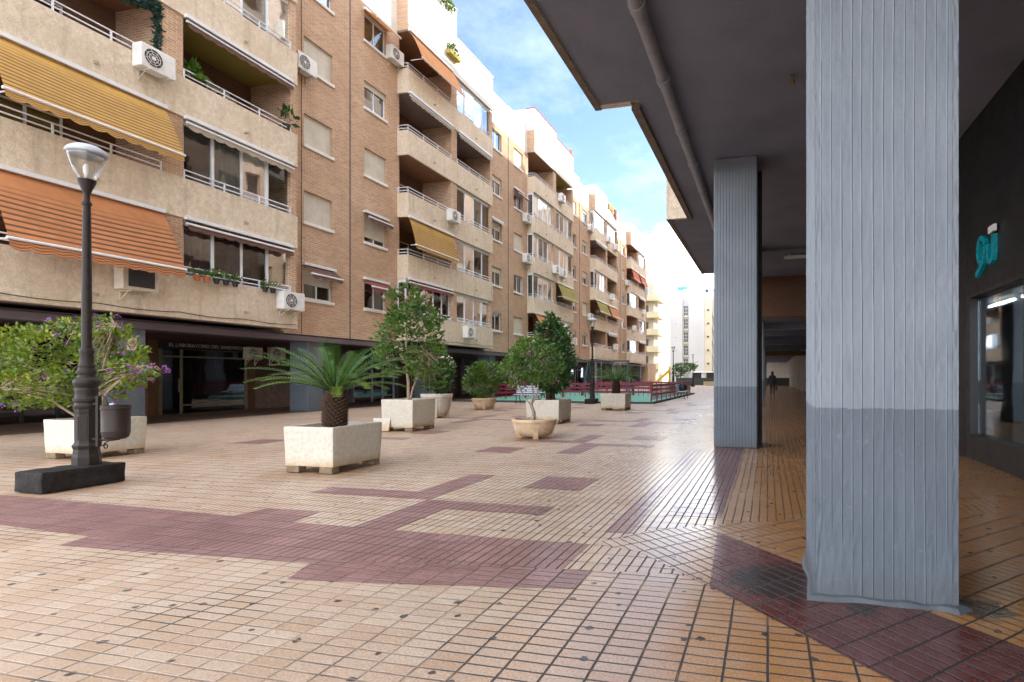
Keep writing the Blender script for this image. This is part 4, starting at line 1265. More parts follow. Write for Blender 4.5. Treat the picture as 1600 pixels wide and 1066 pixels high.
mb = MB(); mb.box(-23.2, -15.5, 4, 12, 19.2, 20.6); mb.box(-19, -16.5, 5, 10, 20.6, 21.4); mb.box(-14.6, -13.8, 2, 3, 19.2, 19.9); mb.box(-13, -11.5, 3, 9, 18.9, 20.2); mb.box(-11, -8, 4, 9, 18.4, 19.6)
put('roof_house', mb, M['cream_wall'], T)
for k in range(5):
    z0 = 3.05 + 2.93 * k
    f = MB(); 
    for a in (-18.2, -17.85, -17.5, -17.2): f.box(a - .03, a + .03, .55, .69, z0, z0 + 2.3)
    for h in (z0, z0 + .75, z0 + 1.5, z0 + 2.24): f.box(-18.23, -17.17, .56, .68, h, h + .06)
    w_ = put('window', f, M['alu'], T)
    g = MB(); g.box(-18.2, -17.2, .66, .675, z0 + .03, z0 + 2.27); put('pane', g, M['black_frame'], w_)
    sl = MB(); sl.box(-18.35, -17.05, .4, .69, z0 - .32, z0 - .05); put('sill', sl, M['yellow_wall'], w_)
    pr = MB(); cx, cz = -12.75, z0 + 1.1
    pr.tube([(cx, .24, cz), (cx, .20, cz)], .22, 14); w_ = put('porthole', pr, M['black_frame'], T)
    rg = MB(); rg.tube([(cx + .3 * cos(2 * pi * q / 16), .21, cz + .3 * sin(2 * pi * q / 16)) for q in range(17)], .07, 6, cap=False); put('frame', rg, M['cream_wall'], w_)
    pr = MB(); pr.box(-11.6, -5.2, 1.02, 1.09, z0 + .6, z0 + 2.0); w_ = put('window', pr, M['glass_blue'], T)
    pr = MB(); pr.box(-11.7, -5, .1, 1.09, z0 - .35, z0 + .45); put('balcony_parapet', pr, M['tower_white'], T)
    pr = MB(); pr.box(-19.95, -19.7, -.05, -.001, z0 + 1.0, z0 + 1.1); put('vent', pr, M['drain'], T)
boxes('ground_window', [(-15.99, -14.21, .5, .59, .1, 2.2), (-13.19, -11.21, 1.4, 1.5, .1, 2.3), (-10.5, -8, 1.4, 1.5, .1, 2.3)], M['black_frame'], T)
rs = thing('rooftop_sign', 'teal sign frame on the roof of the white tower', 'sign', (-19.5, 126, 20.6))
mb = MB(); mb.box(-1.2, 1.2, -.05, .05, .75, 1.7); put('board', mb, M['teal_roof'], rs)
mb = MB(); [mb.box(x - .05, x + .05, .051, .15, 0, 1.8) for x in (-1, 0, 1)]; put('post', mb, M['iron'], rs)
rs = thing('rooftop_sign', 'round dark emblem with blurred blue lettering above the cream wing', 'sign', (-13.6, 130, 19.0))
mb = MB(); mb.tube([(-.6, -.05, 2.75), (-.6, .05, 2.75)], .5, 16); put('emblem', mb, M['swing'], rs)
mb = MB(); [mb.box(.2 + .5 * k, .55 + .5 * k, -.04, .04, 2.55, 2.95 + .15 * (k % 2)) for k in range(7)]; put('lettering', mb, M['teal_roof'], rs)
mb = MB(); [mb.box(x - .04, x + .04, .06, .14, 0, 3.2) for x in (-.5, 1.5, 3.4)]; mb.box(-.6, 3.6, .051, .059, 2.45, 2.52); put('post', mb, M['iron'], rs)

T = thing('apartment_building', 'cream apartment building with pale yellow balconies beyond the brick row', 'apartment building', (0, 92, 0))
mb = MB(); mb.box(-30, -19.2, .0, 16, 0, 17.6); put('wall', mb, M['cream_wall'], T)
for k in range(5):
    z0 = 2.6 + 2.93 * k
    mb = MB(); mb.box(-23.5, -18.1, -1.2, -1.1, z0, z0 + 1.0); mb.box(-18.2, -18.1, -1.099, 4, z0, z0 + 1.0); mb.box(-23.5, -18.21, -1.099, -.001, z0, z0 + .18); mb.box(-19.199, -18.21, -.0, 4, z0, z0 + .18)
    put('balcony_parapet', mb, M['yellow_wall'], T)
    mb = MB(); mb.box(-22.5, -20.0, -.05, -.001, z0 + .2, z0 + 2.3); w_ = put('window', mb, M['glass_blue'], T)
    mb = MB()
    for a in (-22.5, -21.3, -20.1): mb.box(a, a + .1, -.08, -.051, z0 + .2, z0 + 2.3)
    put('frame', mb, M['alu'], w_)
    mb = MB(); mb.box(-18.28, -18.22, -1.0, -.9, z0 + 1.0, z0 + 2.9); mb.box(-20.6, -20.5, -1.15, -1.05, z0 + 1.0, z0 + 2.9); put('post', mb, M['alu'], T)
T = thing('corner_house', 'low brick end wall with two small windows at the end of the left row', 'house', (0, 76.9, 0))
mb = MB(); mb.box(-24, -16.9, 0, 5.5, 0, 3.3); put('wall', mb, M['brick'], T)
for a in (-18.6, -20.4):
    mb = MB(); mb.box(a, a + .8, -.06, -.001, 1.4, 2.6); w_ = put('window', mb, M['black_frame'], T)
    mb = MB(); mb.box(a - .05, a + .85, -.12, -.061, 1.25, 1.39); put('sill', mb, M['stone_sill'], w_)
lw = MB(); lw.box(-9.0, -1.2, 0, .5, 0, .55); lw.box(-9.05, -1.15, -.04, .54, .551, .64)
tagp('low_wall', lw, M['car'], 'low sandy stone wall across the far end of the plaza', 'wall', (0, 78, 0))
lw = MB(); lw.box(-14, 4, 0, .3, 0, 1.15)
tagp('dark_wall', lw, M['kerb'], 'dark parapet wall behind the low sandy wall', 'wall', (0, 84, 0))
# ------------------------------------------------------------------ planters
def box_planter(x0, x1, y0, y1, h, label, cat='planter', feet=.09):
    cx, cy = (x0 + x1) / 2, (y0 + y1) / 2
    t = thing('box_planter', label, cat, (cx, cy, .008), 'white concrete box planters on the plaza')
    hx, hy = (x1 - x0) / 2, (y1 - y0) / 2
    w = .055
    mb = MB()
    out = [(-hx, -hy), (hx, -hy), (hx, hy), (-hx, hy)]
    inn = [(-hx + w, -hy + w), (hx - w, -hy + w), (hx - w, hy - w), (-hx + w, hy - w)]
    bot = [(x * .965, y * .965) for x, y in out]
    v = [(x, y, feet) for x, y in bot] + [(x, y, h) for x, y in out] + [(x, y, h) for x, y in inn] + [(x, y, h - .2) for x, y in inn]
    mb.v = v
    for k in range(4):
        n = (k + 1) % 4
        for q in ((k, n, 4 + n, 4 + k), (4 + k, 4 + n, 8 + n, 8 + k), (8 + k, 8 + n, 12 + n, 12 + k)):
            mb.f.append(q); mb.uv.append(None); mb.mi.append(0); mb.var.append(0)
    mb.f.append((3, 2, 1, 0)); mb.f.append((12, 13, 14, 15)); mb.uv += [None] * 2; mb.mi += [0, 0]; mb.var += [0, 0]
    me = mb.mesh('box', M['pot_white'], bevel=.016, segs=2)
    # chip and wobble the cast edges
    bm = bmesh.new(); bm.from_mesh(me)
    bmesh.ops.subdivide_edges(bm, edges=[e for e in bm.edges if e.calc_length() > .2], cuts=9, use_grid_fill=True)
    for q in bm.verts:
        nv = noise.noise_vector(Vector((q.co.x * 4 + cx, q.co.y * 4 + cy, q.co.z * 4)))
        q.co += nv * .006
    bm.to_mesh(me); bm.free()
    me.polygons.foreach_set('use_smooth', [True] * len(me.polygons)); me.set_sharp_from_angle(angle=radians(40))
    link('box', me, t)
    so = MB()
    n = 8
    for i in range(n):
        for j in range(n):
            def q(a, b): 
                x = (-hx + w + .002) + (2 * hx - 2 * w - .004) * a / n; y = (-hy + w + .002) + (2 * hy - 2 * w - .004) * b / n
                return (x, y, h - .075 + .04 * noise.noise(Vector((x * 3 + cx, y * 3, cy))))
            so.face([q(i, j), q(i + 1, j), q(i + 1, j + 1), q(i, j + 1)])
    put('soil', so, M['soil'], t, fix=False)
    for sx in (-1, 1):
        for sy in (-1, 1):
            f = MB(); f.box(-.11, .11, -.07, .07, 0, feet + .004)
            link('foot', f.mesh('foot', M['wood_block'], bevel=.006), t, (sx * (hx - .14), sy * (hy - .09), 0))
    return t

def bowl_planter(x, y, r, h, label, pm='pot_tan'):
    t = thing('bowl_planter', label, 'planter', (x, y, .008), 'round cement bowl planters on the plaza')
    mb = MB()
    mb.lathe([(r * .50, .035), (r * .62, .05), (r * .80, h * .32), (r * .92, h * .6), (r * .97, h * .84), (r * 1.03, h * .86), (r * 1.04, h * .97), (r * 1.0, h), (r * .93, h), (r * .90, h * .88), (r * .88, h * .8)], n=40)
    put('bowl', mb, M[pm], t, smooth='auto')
    so = MB(); so.lathe([(r * .90, h * .86), (r * .5, h * .90), (.001, h * .91)], n=24); put('soil', so, M['soil'], t, smooth=True)
    for k in range(4):
        a = radians(-62 + 90 * k)
        f = MB()
        ca, sa = cos(a), sin(a)
        prof = [(r * .99, h * .84), (r * .95, h * .62), (r * .86, h * .34), (r * .80, .0)]
        inn = [(r * .90, h * .84), (r * .86, h * .62), (r * .70, h * .34), (r * .60, .0)]
        for k2 in range(3):
            for sgn in (1,):
                w = .055
                def P3(rr, z, o): return (rr * ca - o * sa, rr * sa + o * ca, z)
                a0, a1 = prof[k2], prof[k2 + 1]; b0, b1 = inn[k2], inn[k2 + 1]
                f.face([P3(*a0, -w), P3(*a0, w), P3(*a1, w), P3(*a1, -w)])
                f.face([P3(*a0, -w), P3(*a1, -w), P3(*b1, -w), P3(*b0, -w)])
                f.face([P3(*a0, w), P3(*a1, w), P3(*b1, w), P3(*b0, w)])
        put('foot', f, M[pm], t)
    # raised panel lines between the feet
    pl = MB()
    for k in range(4):
        a0 = radians(-62 + 90 * k + 14); a1 = radians(-62 + 90 * k + 76)
        pl.tube([((r * .965) * cos(a0 + (a1 - a0) * q / 12), (r * .965) * sin(a0 + (a1 - a0) * q / 12), h * .74) for q in range(13)], .008, 5)
    put('moulding', pl, M[pm], t, smooth=True)
    return t

box_planter(-11.95, -11.05, 6.65, 7.62, .66, 'white box planter with a purple flowering shrub behind the first street lamp')
box_planter(-6.85, -6.0, 6.5, 7.52, .665, 'stained white box planter with the big cycad palm, nearest to the viewer')
box_planter(-9.6, -8.68, 11.98, 12.95, .80, 'tall cubic white planter with a two stemmed tree')
box_planter(-6.95, -5.9, 14.82, 15.85, .70, 'white box planter with the dense dark conical tree')
box_planter(-6.68, -5.62, 21.3, 22.3, .69, 'white box planter with the small far cycad palm beside the second street lamp')
bowl_planter(-5.17, 11.5, .49, .43, 'cement bowl planter with a slender forked tree, nearest of the bowls')
bowl_planter(-11.64, 20.8, .50, .48, 'cement bowl planter with a round bush, farthest of the bowls')
bowl_planter(-10.95, 16.4, .50, .80, 'tall cement bowl planter half hidden behind the cubic white planter', 'pot_white')
sb = MB(); sb.box(-.22, .22, -.03, .03, 0, .34)
o = tagp('concrete_slab', sb, M['pot_white'], 'small pale slab leaning on the cubic white planter', 'slab', (-9.52, 11.86, .008), bevel=.008)
o.rotation_euler = (-.3, 0, .2)

# ------------------------------------------------------------------ plants
def limb(mb, pts, r0, r1, n=7, wob=.03, seed=0):
    P2 = []
    for k in range(len(pts) - 1):
        a, b = Vector(pts[k]), Vector(pts[k + 1])
        for j in range(5):
            q = a.lerp(b, j / 5)
            if k or j: q += noise.noise_vector(q * 2.2 + Vector((seed, 0, 0))) * wob
            P2.append(q)
    P2.append(Vector(pts[-1]))
    m = len(P2) - 1
    mb.tube(P2, [r0 + (r1 - r0) * k / m for k in range(m + 1)], n)

def tree(name, label, cat, loc, limbs, blobs, bark, leaf, lsize, group=None, flowers=None, gap=-.12, gapf=2.2, aspect=.5, sub=26, seed=0):
    t = thing(name, label, cat, loc, group)
    mb = MB()
    tips = []
    for pts, r0, r1 in limbs:
        limb(mb, pts, r0, r1, seed=seed + len(tips)); tips.append(Vector(pts[-1]))
    rr = random.Random(seed)
    for b in blobs:                                   # twigs into the crown
        for k in range(sub):
            d = Vector((rr.gauss(0, 1), rr.gauss(0, 1), rr.gauss(0, 1))).normalized()
            e = Vector(b[0]) + Vector((d.x * b[1][0], d.y * b[1][1], d.z * b[1][2])) * rr.uniform(.45, .95)
            s0 = min(tips, key=lambda q: (q - e).length)
            m = s0.lerp(e, .5) + Vector((rr.uniform(-.06, .06), rr.uniform(-.06, .06), .05))
            mb.tube([s0, m, e], [.012, .008, .003], 4)
    put('trunk', mb, M[bark], t, smooth=True)
    cr = MB()
    for i, (c, r, n) in enumerate(blobs):
        leafy(cr, c, r, n, lsize, seed=seed + 5 * i, gap=gap, gapf=gapf, aspect=aspect)
    put('crown', cr, M[leaf], t, fix=False)
    if flowers:
        fl = MB()
        m_, n, sz = flowers
        for i, (c, r, _) in enumerate(blobs):
            for k in range(n):
                d = Vector((rr.gauss(0, 1), rr.gauss(0, 1), rr.gauss(0, 1) + .3)).normalized()
                p = Vector(c) + Vector((d.x * r[0], d.y * r[1], d.z * r[2])) * rr.uniform(.98, 1.18)
                leafy(fl, p, (sz, sz, sz * .7), 12, sz * .9, seed=k + 100 * i, shell=.1, aspect=.9)
        put('flowers', fl, M[m_], t, fix=False)
    return t

tree('flowering_shrub', 'sprawling lime green shrub with purple flowers in the box planter behind the first lamp', 'shrub', (-11.5, 7.1, .58),
     [([(0, 0, 0), (-.1, .0, .4), (-.9, -.2, .9), (-1.7, -.3, 1.1)], .035, .012), ([(.05, .05, 0), (.1, 0, .5), (.4, -.1, 1.1), (.5, 0, 1.7)], .035, .01),
      ([(.1, 0, 0), (.35, -.1, .45), (.8, -.1, .8), (1.15, 0, .95)], .03, .008), ([(-.05, 0, 0), (-.2, .1, .6), (-.5, .2, 1.3), (-.6, .1, 1.75)], .03, .01), ([(0, -.1, 0), (-.3, -.4, .4), (-1.0, -.7, .6)], .025, .008)],
     [((-.45, 0, 1.1), (.95, .85, .62), 2500), ((-1.6, -.2, 1.05), (.85, .75, .70), 2000), ((-.9, -.3, .62), (1.0, .8, .36), 1300), ((.45, -.05, 1.2), (.46, .5, .46), 900), ((.66, -.05, .82), (.46, .38, .26), 480), ((1.2, .0, .92), (.34, .2, .10), 130), ((-.35, .1, 1.65), (.75, .5, .22), 420), ((.25, .0, 1.62), (.2, .2, .3), 110), ((-2.5, -.2, 1.0), (.7, .7, .6), 900), ((.1, -.1, .5), (.4, .4, .2), 300)],
     'bark', 'leaf_lime', .085, flowers=('flower_p', 11, .04), gap=.10, gapf=3.3, aspect=.55, seed=3)

def cycad(label, loc, rz, seed, copy_of=None):
    if copy_of is not None:
        c = copy_tree(copy_of); c.location = loc; c.rotation_euler = (0, 0, rz); c['label'] = label
        return c
    t = thing('cycad_palm', label, 'palm', loc, 'cycad palms in white box planters', rz)
    rr = random.Random(seed)
    tk = MB()
    prof = [(.10, -.12), (.135, .02), (.142, .16), (.135, .34), (.12, .48), (.09, .56), (.001, .60)]
    tk.lathe(prof, (0, 0), 22)
    for k in range(190):                               # overlapping leaf bases
        a = k * 2.39996; z = .0 + .54 * k / 190
        r = .145 if z < .38 else .145 - (z - .38) * .35
        d = Vector((cos(a), sin(a), .55)).normalized(); sd = Vector((-sin(a), cos(a), 0))
        p = Vector((r * cos(a) * .94, r * sin(a) * .94, z))
        tip = p + d * .062; up = Vector((0, 0, 1))
        tk.face([p - sd * .036 - up * .022, p + sd * .036 - up * .022, tip + sd * .014, tip - sd * .014])
        tk.face([p - sd * .036 + up * .022, tip - sd * .014, tip + sd * .014, p + sd * .036 + up * .022])
        tk.face([p - sd * .036 - up * .022, tip - sd * .014, p - sd * .036 + up * .022]); tk.face([p + sd * .036 - up * .022, p + sd * .036 + up * .022, tip + sd * .014])
    put('trunk', tk, M['bark_dark'], t)
    fr = MB(); rb = MB()
    nfr = 46
    for k in range(nfr):
        a = k * 2.39996 + rr.uniform(-.15, .15)
        u = (k + .5) / nfr                             # 0 inner upright .. 1 outer drooping
        el = radians(68 - 48 * u + rr.uniform(-6, 6))
        L = (.93 + .20 * sin(pi * u)) * rr.uniform(.9, 1.08)
        bend = radians(40 + 14 * u + rr.uniform(-8, 8))
        p = Vector((.07 * cos(a), .07 * sin(a), .54)); N = 25
        path = [p.copy()]; dirs = []
        for j in range(N):
            e = el - bend * (j / N) ** 1.25
            d = Vector((cos(a) * cos(e), sin(a) * cos(e), sin(e)))
            dirs.append(d); p = p + d * (L / N); path.append(p.copy())
        rb.tube(path[::3], [.012 - .009 * q / (len(path[::3]) - 1) for q in range(len(path[::3]))], 4)
        sd = Vector((-sin(a), cos(a), 0))
        vv = .25 + .6 * u * rr.random() + (.25 if u > .75 else 0)
        for j in range(4, N):
            for half in (0,):
                f = (j + half) / N
                q = path[j].lerp(path[min(j + 1, N)], half)
                d = dirs[j]; up = sd.cross(d)
                if up.z < 0: up = -up
                ll = .125 * (sin(pi * min(1, (f - .08) * .98)) ** .55 if f < .98 else .3) * rr.uniform(.9, 1.05)
                for s in (-1, 1):
                    ld = (sd * s * .80 + d * .50 + up * .34).normalized()
                    w = d * .0072
                    mid = q + ld * ll * .55
                    fr.face([q - w, q + w, mid + w * .95, mid - w * .95], var=max(.01, min(1, vv + rr.uniform(-.1, .1))))
                    fr.face([mid - w * .95, mid + w * .95, q + ld * ll - up * ll * .10], var=max(.01, min(1, vv)))
    put('fronds', fr, M['leaf_cycad'], t, fix=False)
    put('frond_stalks', rb, M['leaf_mid'], t)
    return t
cy = cycad('big cycad palm with arching fronds in the stained near box planter', (-6.42, 7.0, .63), .3, 5)
cycad('small looking far cycad palm in the box planter beside the second street lamp', (-6.15, 21.8, .63), 1.7, 5, cy)

tree('planter_tree', 'tall sparse tree with two pale stems and few pink blossoms in the cubic planter', 'tree', (-9.12, 12.45, .72),
     [([(0, 0, 0), (-.03, 0, .5), (-.08, 0, 1.1), (-.1, 0, 1.9), (0, 0, 2.6)], .045, .012), ([(.02, .02, 0), (.12, 0, .35), (.30, 0, .75), (.4, .05, 1.3)], .032, .01), ([(-.08, 0, 1.0), (-.4, 0, 1.4), (-.6, 0, 1.7)], .02, .008)],
     [((-.05, 0, 2.55), (.52, .5, .48), 560), ((.0, 0, 1.75), (.88, .75, .52), 900), ((-.35, 0, 1.15), (.62, .55, .42), 480), ((.5, .1, 1.1), (.55, .5, .45), 480), ((.1, .1, 2.2), (.7, .6, .4), 500), ((.45, .2, .6), (.4, .4, .35), 160)],
     'bark', 'leaf_mid', .135, flowers=('flower_w', 3, .05), gap=.0, gapf=3.0, aspect=.48, seed=31)
tree('planter_bush', 'dark upright bush in the tall bowl behind the cubic white planter', 'bush', (-10.95, 16.4, .72),
     [([(0, 0, 0), (.02, 0, .5), (.0, 0, 1.0)], .04, .015), ([(0, 0, 0), (.2, 0, .6)], .03, .01)],
     [((0, 0, .95), (.55, .55, .62), 1300), ((.1, 0, .45), (.45, .45, .35), 500)], 'bark_dark', 'leaf_dark', .13, gap=-.2, seed=41)
tree('planter_bush', 'round bright green bush in the farthest cement bowl', 'bush', (-11.64, 20.8, .42),
     [([(0, 0, 0), (.0, 0, .4), (-.1, 0, .9)], .03, .012), ([(0, 0, 0), (.2, 0, .5), (.3, 0, 1.0)], .025, .01), ([(0, 0, 0), (-.25, 0, .5)], .025, .01)],
     [((-.1, 0, .72), (.75, .75, .62), 1700), ((.2, 0, 1.15), (.6, .6, .5), 900), ((-.3, 0, 1.1), (.45, .45, .45), 500)], 'bark_grey', 'leaf_mid', .13, gap=-.25, seed=51)
tree('planter_tree', 'slender tree with a forked grey trunk in the nearest cement bowl', 'tree', (-5.17, 11.5, .38),
     [([(-.05, 0, 0), (-.03, 0, .2), (-.08, .0, .36)], .05, .036), ([(-.08, 0, .36), (-.25, 0, .52), (-.42, 0, .85), (-.5, 0, 1.1)], .026, .01), ([(-.08, 0, .36), (-.03, 0, .62), (-.10, 0, 1.0), (-.1, 0, 1.4)], .03, .01), ([(-.06, 0, .42), (.06, .02, .7), (.1, 0, 1.1), (.2, 0, 1.4)], .024, .008)],
     [((-.08, 0, 1.35), (.62, .6, .48), 1500), ((-.48, 0, 1.18), (.36, .36, .36), 560), ((.30, 0, 1.25), (.36, .38, .40), 560), ((-.32, 0, .88), (.26, .26, .2), 190), ((.0, 0, 1.66), (.42, .42, .25), 460)], 'bark_grey', 'leaf_mid', .085, gap=-.16, gapf=3.2, seed=61)
tree('planter_tree', 'dense dark green conical tree in the white box planter behind the forked tree', 'tree', (-6.35, 15.35, .62),
     [([(-.1, 0, 0), (-.1, 0, .35), (-.08, 0, 1.2), (0, 0, 2.2)], .11, .02), ([(.05, .05, 0), (.06, 0, .4), (.2, 0, 1.0)], .06, .015)],
     [((.0, 0, .78), (.62, .62, .52), 1900), ((.08, 0, 1.3), (.72, .7, .6), 2100), ((.02, 0, 1.85), (.55, .55, .55), 1500), ((-.1, 0, 2.32), (.30, .30, .36), 520)], 'bark_dark', 'leaf_dark', .115, flowers=('flower_w', 1, .03), gap=-.3, seed=71)

# ------------------------------------------------------------------ street lamps
def slim(b):
    b.v = [(x * .76, y * .76, .25 + (z - .25) * .98) for x, y, z in b.v]

def street_lamp(label, loc, along='y', copy_of=None):
    if copy_of is not None:
        c = copy_tree(copy_of); c.location = loc; c['label'] = label
        return c
    t = thing('street_lamp', label, 'street lamp', loc, 'street lamps along the plaza')
    bl = MB(); bl.box(-.23, .24, -.58, .28, 0, .25)
    me = bl.mesh('footing', M['block'], bevel=.022, segs=2)
    bm = bmesh.new(); bm.from_mesh(me)
    bmesh.ops.subdivide_edges(bm, edges=[e for e in bm.edges if e.calc_length() > .15], cuts=7, use_grid_fill=True)
    for q in bm.verts: q.co += noise.noise_vector(q.co * 6) * .012
    bm.to_mesh(me); bm.free()
    me.polygons.foreach_set('use_smooth', [True] * len(me.polygons)); me.set_sharp_from_angle(angle=radians(40))
    link('footing', me, t)
    b = MB()                                               # octagonal plinth and mouldings
    b.lathe([(.185, .235), (.185, .36), (.172, .40), (.165, .46), (.178, .49), (.185, .51), (.165, .53), (.155, .545), (.150, .56), (.150, .92), (.158, .95), (.162, .99)], n=8)
    for k in range(8):                                     # raised panels
        a = 2 * pi * (k + 1) / 8
        b.obox((.1415 * cos(a), .1415 * sin(a), .74), a, .004, .036, .15)
    slim(b); put('plinth', b, M['iron'], t)
    b = MB()
    b.lathe([(.15, .985), (.165, 1.0), (.168, 1.03), (.150, 1.05), (.145, 1.07), (.166, 1.09), (.168, 1.12), (.148, 1.14), (.140, 1.18), (.150, 1.22), (.150, 1.25), (.138, 1.265), (.150, 1.29), (.172, 1.315), (.172, 1.355), (.150, 1.38), (.115, 1.40), (.108, 1.43), (.122, 1.45), (.124, 1.49), (.108, 1.51), (.104, 1.53), (.112, 1.55), (.100, 1.57), (.090, 1.60), (.086, 1.70), (.096, 1.73), (.092, 1.76), (.080, 1.78)], n=28)
    slim(b); put('collar', b, M['iron'], t, smooth='auto')
    b = MB(); b.lathe([(.068, 1.77), (.066, 2.4), (.058, 3.2), (.052, 3.66), (.066, 3.67), (.066, 3.70), (.05, 3.71), (.042, 3.74), (.042, 3.80), (.05, 3.83), (.118, 3.97), (.122, 4.0), (.10, 4.005)], n=20)
    slim(b); put('shaft', b, M['iron'], t, smooth='auto')
    b = MB(); b.lathe([(.115, 4.005), (.15, 4.07), (.22, 4.22), (.255, 4.335), (.26, 4.345)], n=28)
    slim(b); ln = put('lantern_glass', b, M['glass_lamp'], t, smooth=True, fix=False)
    b = MB(); b.lathe([(.262, 4.33), (.275, 4.345), (.272, 4.36), (.24, 4.40), (.16, 4.445), (.07, 4.465), (.001, 4.47)], n=28)
    slim(b); put('cap', b, M['cap'], t, smooth='auto')
    b = MB(); b.lathe([(.25, 4.335), (.20, 4.30), (.12, 4.285), (.05, 4.28), (.001, 4.28)], n=24)
    slim(b); put('reflector', b, M['alu_grey'], t, smooth=True)
    b = MB(); b.lathe([(.03, 4.0), (.03, 4.07), (.045, 4.1), (.05, 4.16), (.03, 4.205)], n=12)
    slim(b); put('bulb', b, M['stone_sill'], t, smooth=True)
    return t
M['cap'] = plain('pale_blue_grey_lamp_cap', (.40, .43, .48), .45, .12, 6)
LM = street_lamp('nearest street lamp, dark cast column with clear lantern on a black concrete block', (-8.56, 5.2, .008))
street_lamp('second street lamp, standing between the dark conical tree and the far cycad palm', (-8.75, 26.55, .004), copy_of=LM)
street_lamp('far street lamp behind the playground rail, left one before the white tower', (-9.15, 53.3, .004), copy_of=LM)
street_lamp('farthest street lamp, right one before the white tower', (-9.8, 72.7, .004), copy_of=LM)

# litter bin on its own post beside the first lamp
t = thing('litter_bin', 'brown round litter bin hanging from a bracket post beside the nearest street lamp', 'litter bin', (-8.56, 5.2, 0))
mb = MB(); mb.box(0.185, .225, -.022, .022, .50, 1.15); mb.box(.10, .185, -.015, .015, .58, .61); mb.box(.10, .185, -.015, .015, 1.03, 1.06)
put('post', mb, M['iron'], t)
mb = MB(); cx = .50
mb.lathe([(.001, .60), (.095, .605), (.125, .63), (.137, .68), (.139, .70), (.144, .705), (.139, .715), (.142, .98), (.149, .985), (.149, 1.005), (.143, 1.01), (.143, 1.035), (.133, 1.035), (.129, .98), (.12, .75)], (cx, 0), 32)
put('drum', mb, M['bin'], t, smooth='auto')
mb = MB()
mb.tube([(.20, 0, 1.12), (.23, 0, 1.125)], .012, 6)
mb.tube([(.22, 0, 1.12), (.26, 0, 1.16), (.32, 0, 1.12), (.355, 0, 1.05), (.37, 0, 1.0)], .010, 6)
mb.tube([(.22, 0, .585), (.42, 0, .585), (.56, 0, .605)], .014, 6)
mb.tube([(.33 + .045 * cos(radians(a)) * (1 - a / 900), 0, .51 + .045 * sin(radians(a)) * (1 - a / 900)) for a in range(90, 560, 30)], .007, 5)
mb.tube([(.23, 0, .52), (.28, 0, .51), (.33, 0, .555), (.40, 0, .58)], .007, 5)
put('bracket', mb, M['iron'], t, smooth=True)
mb = MB(); mb.lathe([(.03, 1.035), (.03, 1.05), (.001, 1.06)], (.41, .02), 10); put('hinge', mb, M['alu_grey'], t)

# ------------------------------------------------------------------ playground
mb = MB(); mb.box(-16.6, -5.75, 26.95, 42.4, .0, .05)
struct(put('playground_surface', mb, M['green_rubber']))
mb = MB(); mb.box(-16.8, -5.6, 26.75, 26.94, 0, .10); mb.box(-5.74, -5.6, 26.941, 42.5, 0, .10); mb.box(-16.8, -5.741, 42.41, 42.5, 0, .10)
struct(put('playground_kerb', mb, M['kerb']))
def fence(p0, p1, label, copy=None):
    a, b = Vector(p0), Vector(p1)
    L = (b - a).length; ang = atan2(b.y - a.y, b.x - a.x)
    t = thing('play_fence', label, 'fence', (a.x, a.y, .05), 'burgundy playground fences', ang)
    n = max(1, round(L / 1.5))
    for k in range(n + 1):
        po = MB(); po.box(-.03, .03, -.03, .03, 0, 1.0); link('post', cached('fpost', lambda: po.mesh('post', M['burgundy'])), t, (L * k / n, 0, 0))
    r = MB()
    for z, h in ((.86, .12), (.62, .10), (.38, .10)): r.box(.02, L - .02, -.055, -.032, z - h / 2, z + h / 2)
    put('rail', r, M['burgundy'], t)
    pk = MB()
    for k in range(int(L / .3)): pk.box(.14 + .3 * k, .17 + .3 * k, -.03, .0, .1, .9)
    put('bars', pk, M['burgundy'], t)
fence((-5.9, 27.6), (-5.9, 42.0), 'long burgundy fence along the right edge of the playground')
fence((-12.8, 33.0), (-7.0, 33.0), 'burgundy fence across the middle of the playground behind the second lamp')
fence((-15.9, 28.5), (-12.9, 33.0), 'short slanting burgundy fence at the left of the playground')
fence((-13.5, 42.0), (-6.1, 42.0), 'burgundy fence along the far edge of the playground')
t = thing('swing_set', 'dark green swing frame with two A shaped ends in the playground', 'swing', (-11.0, 36.9, .05))
mb = MB(); mb.tube([(-1.55, 0, 2.42), (1.55, 0, 2.42)], .06, 8); put('top_bar', mb, M['swing'], t)
for sx in (-1, 1):
    for sy in (-1, 1):
        mb = MB(); mb.tube([(sx * 1.45, 0, 2.40), (sx * 1.62, sy * .95, 0)], .085, 8); put('leg', mb, M['swing'], t)
for sx in (-.7, .7):
    mb = MB(); mb.box(sx - .22, sx + .22, -.09, .09, .48, .52); q = put('seat', mb, M['black_frame'], t)
    mb = MB(); [mb.tube([(sx + d, 0, .52), (sx + d, 0, 2.38)], .012, 4) for d in (-.2, .2)]; put('chain', mb, M['alu_grey'], q)
t = thing('slide', 'bright yellow slide with steps beyond the playground', 'slide', (-9.9, 49.5, .004))
mb = MB()
for k in range(12):
    a, b = k / 12, (k + 1) / 12
    def zz(q): return 1.75 * (1 - q) ** 1.2 + .15
    mb.face([(-1.4 * (1 - 2 * a) * -.8, -.25, zz(a)), (-1.4 * (1 - 2 * b) * -.8, -.25, zz(b)), (-1.4 * (1 - 2 * b) * -.8, .25, zz(b)), (-1.4 * (1 - 2 * a) * -.8, .25, zz(a))])
    for s in (-.25, .25):
        mb.face([(1.12 * (1 - 2 * a), s, zz(a)), (1.12 * (1 - 2 * b), s, zz(b)), (1.12 * (1 - 2 * b), s, zz(b) + .22), (1.12 * (1 - 2 * a), s, zz(a) + .22)])
put('chute', mb, M['yellow'], t, fix=False)
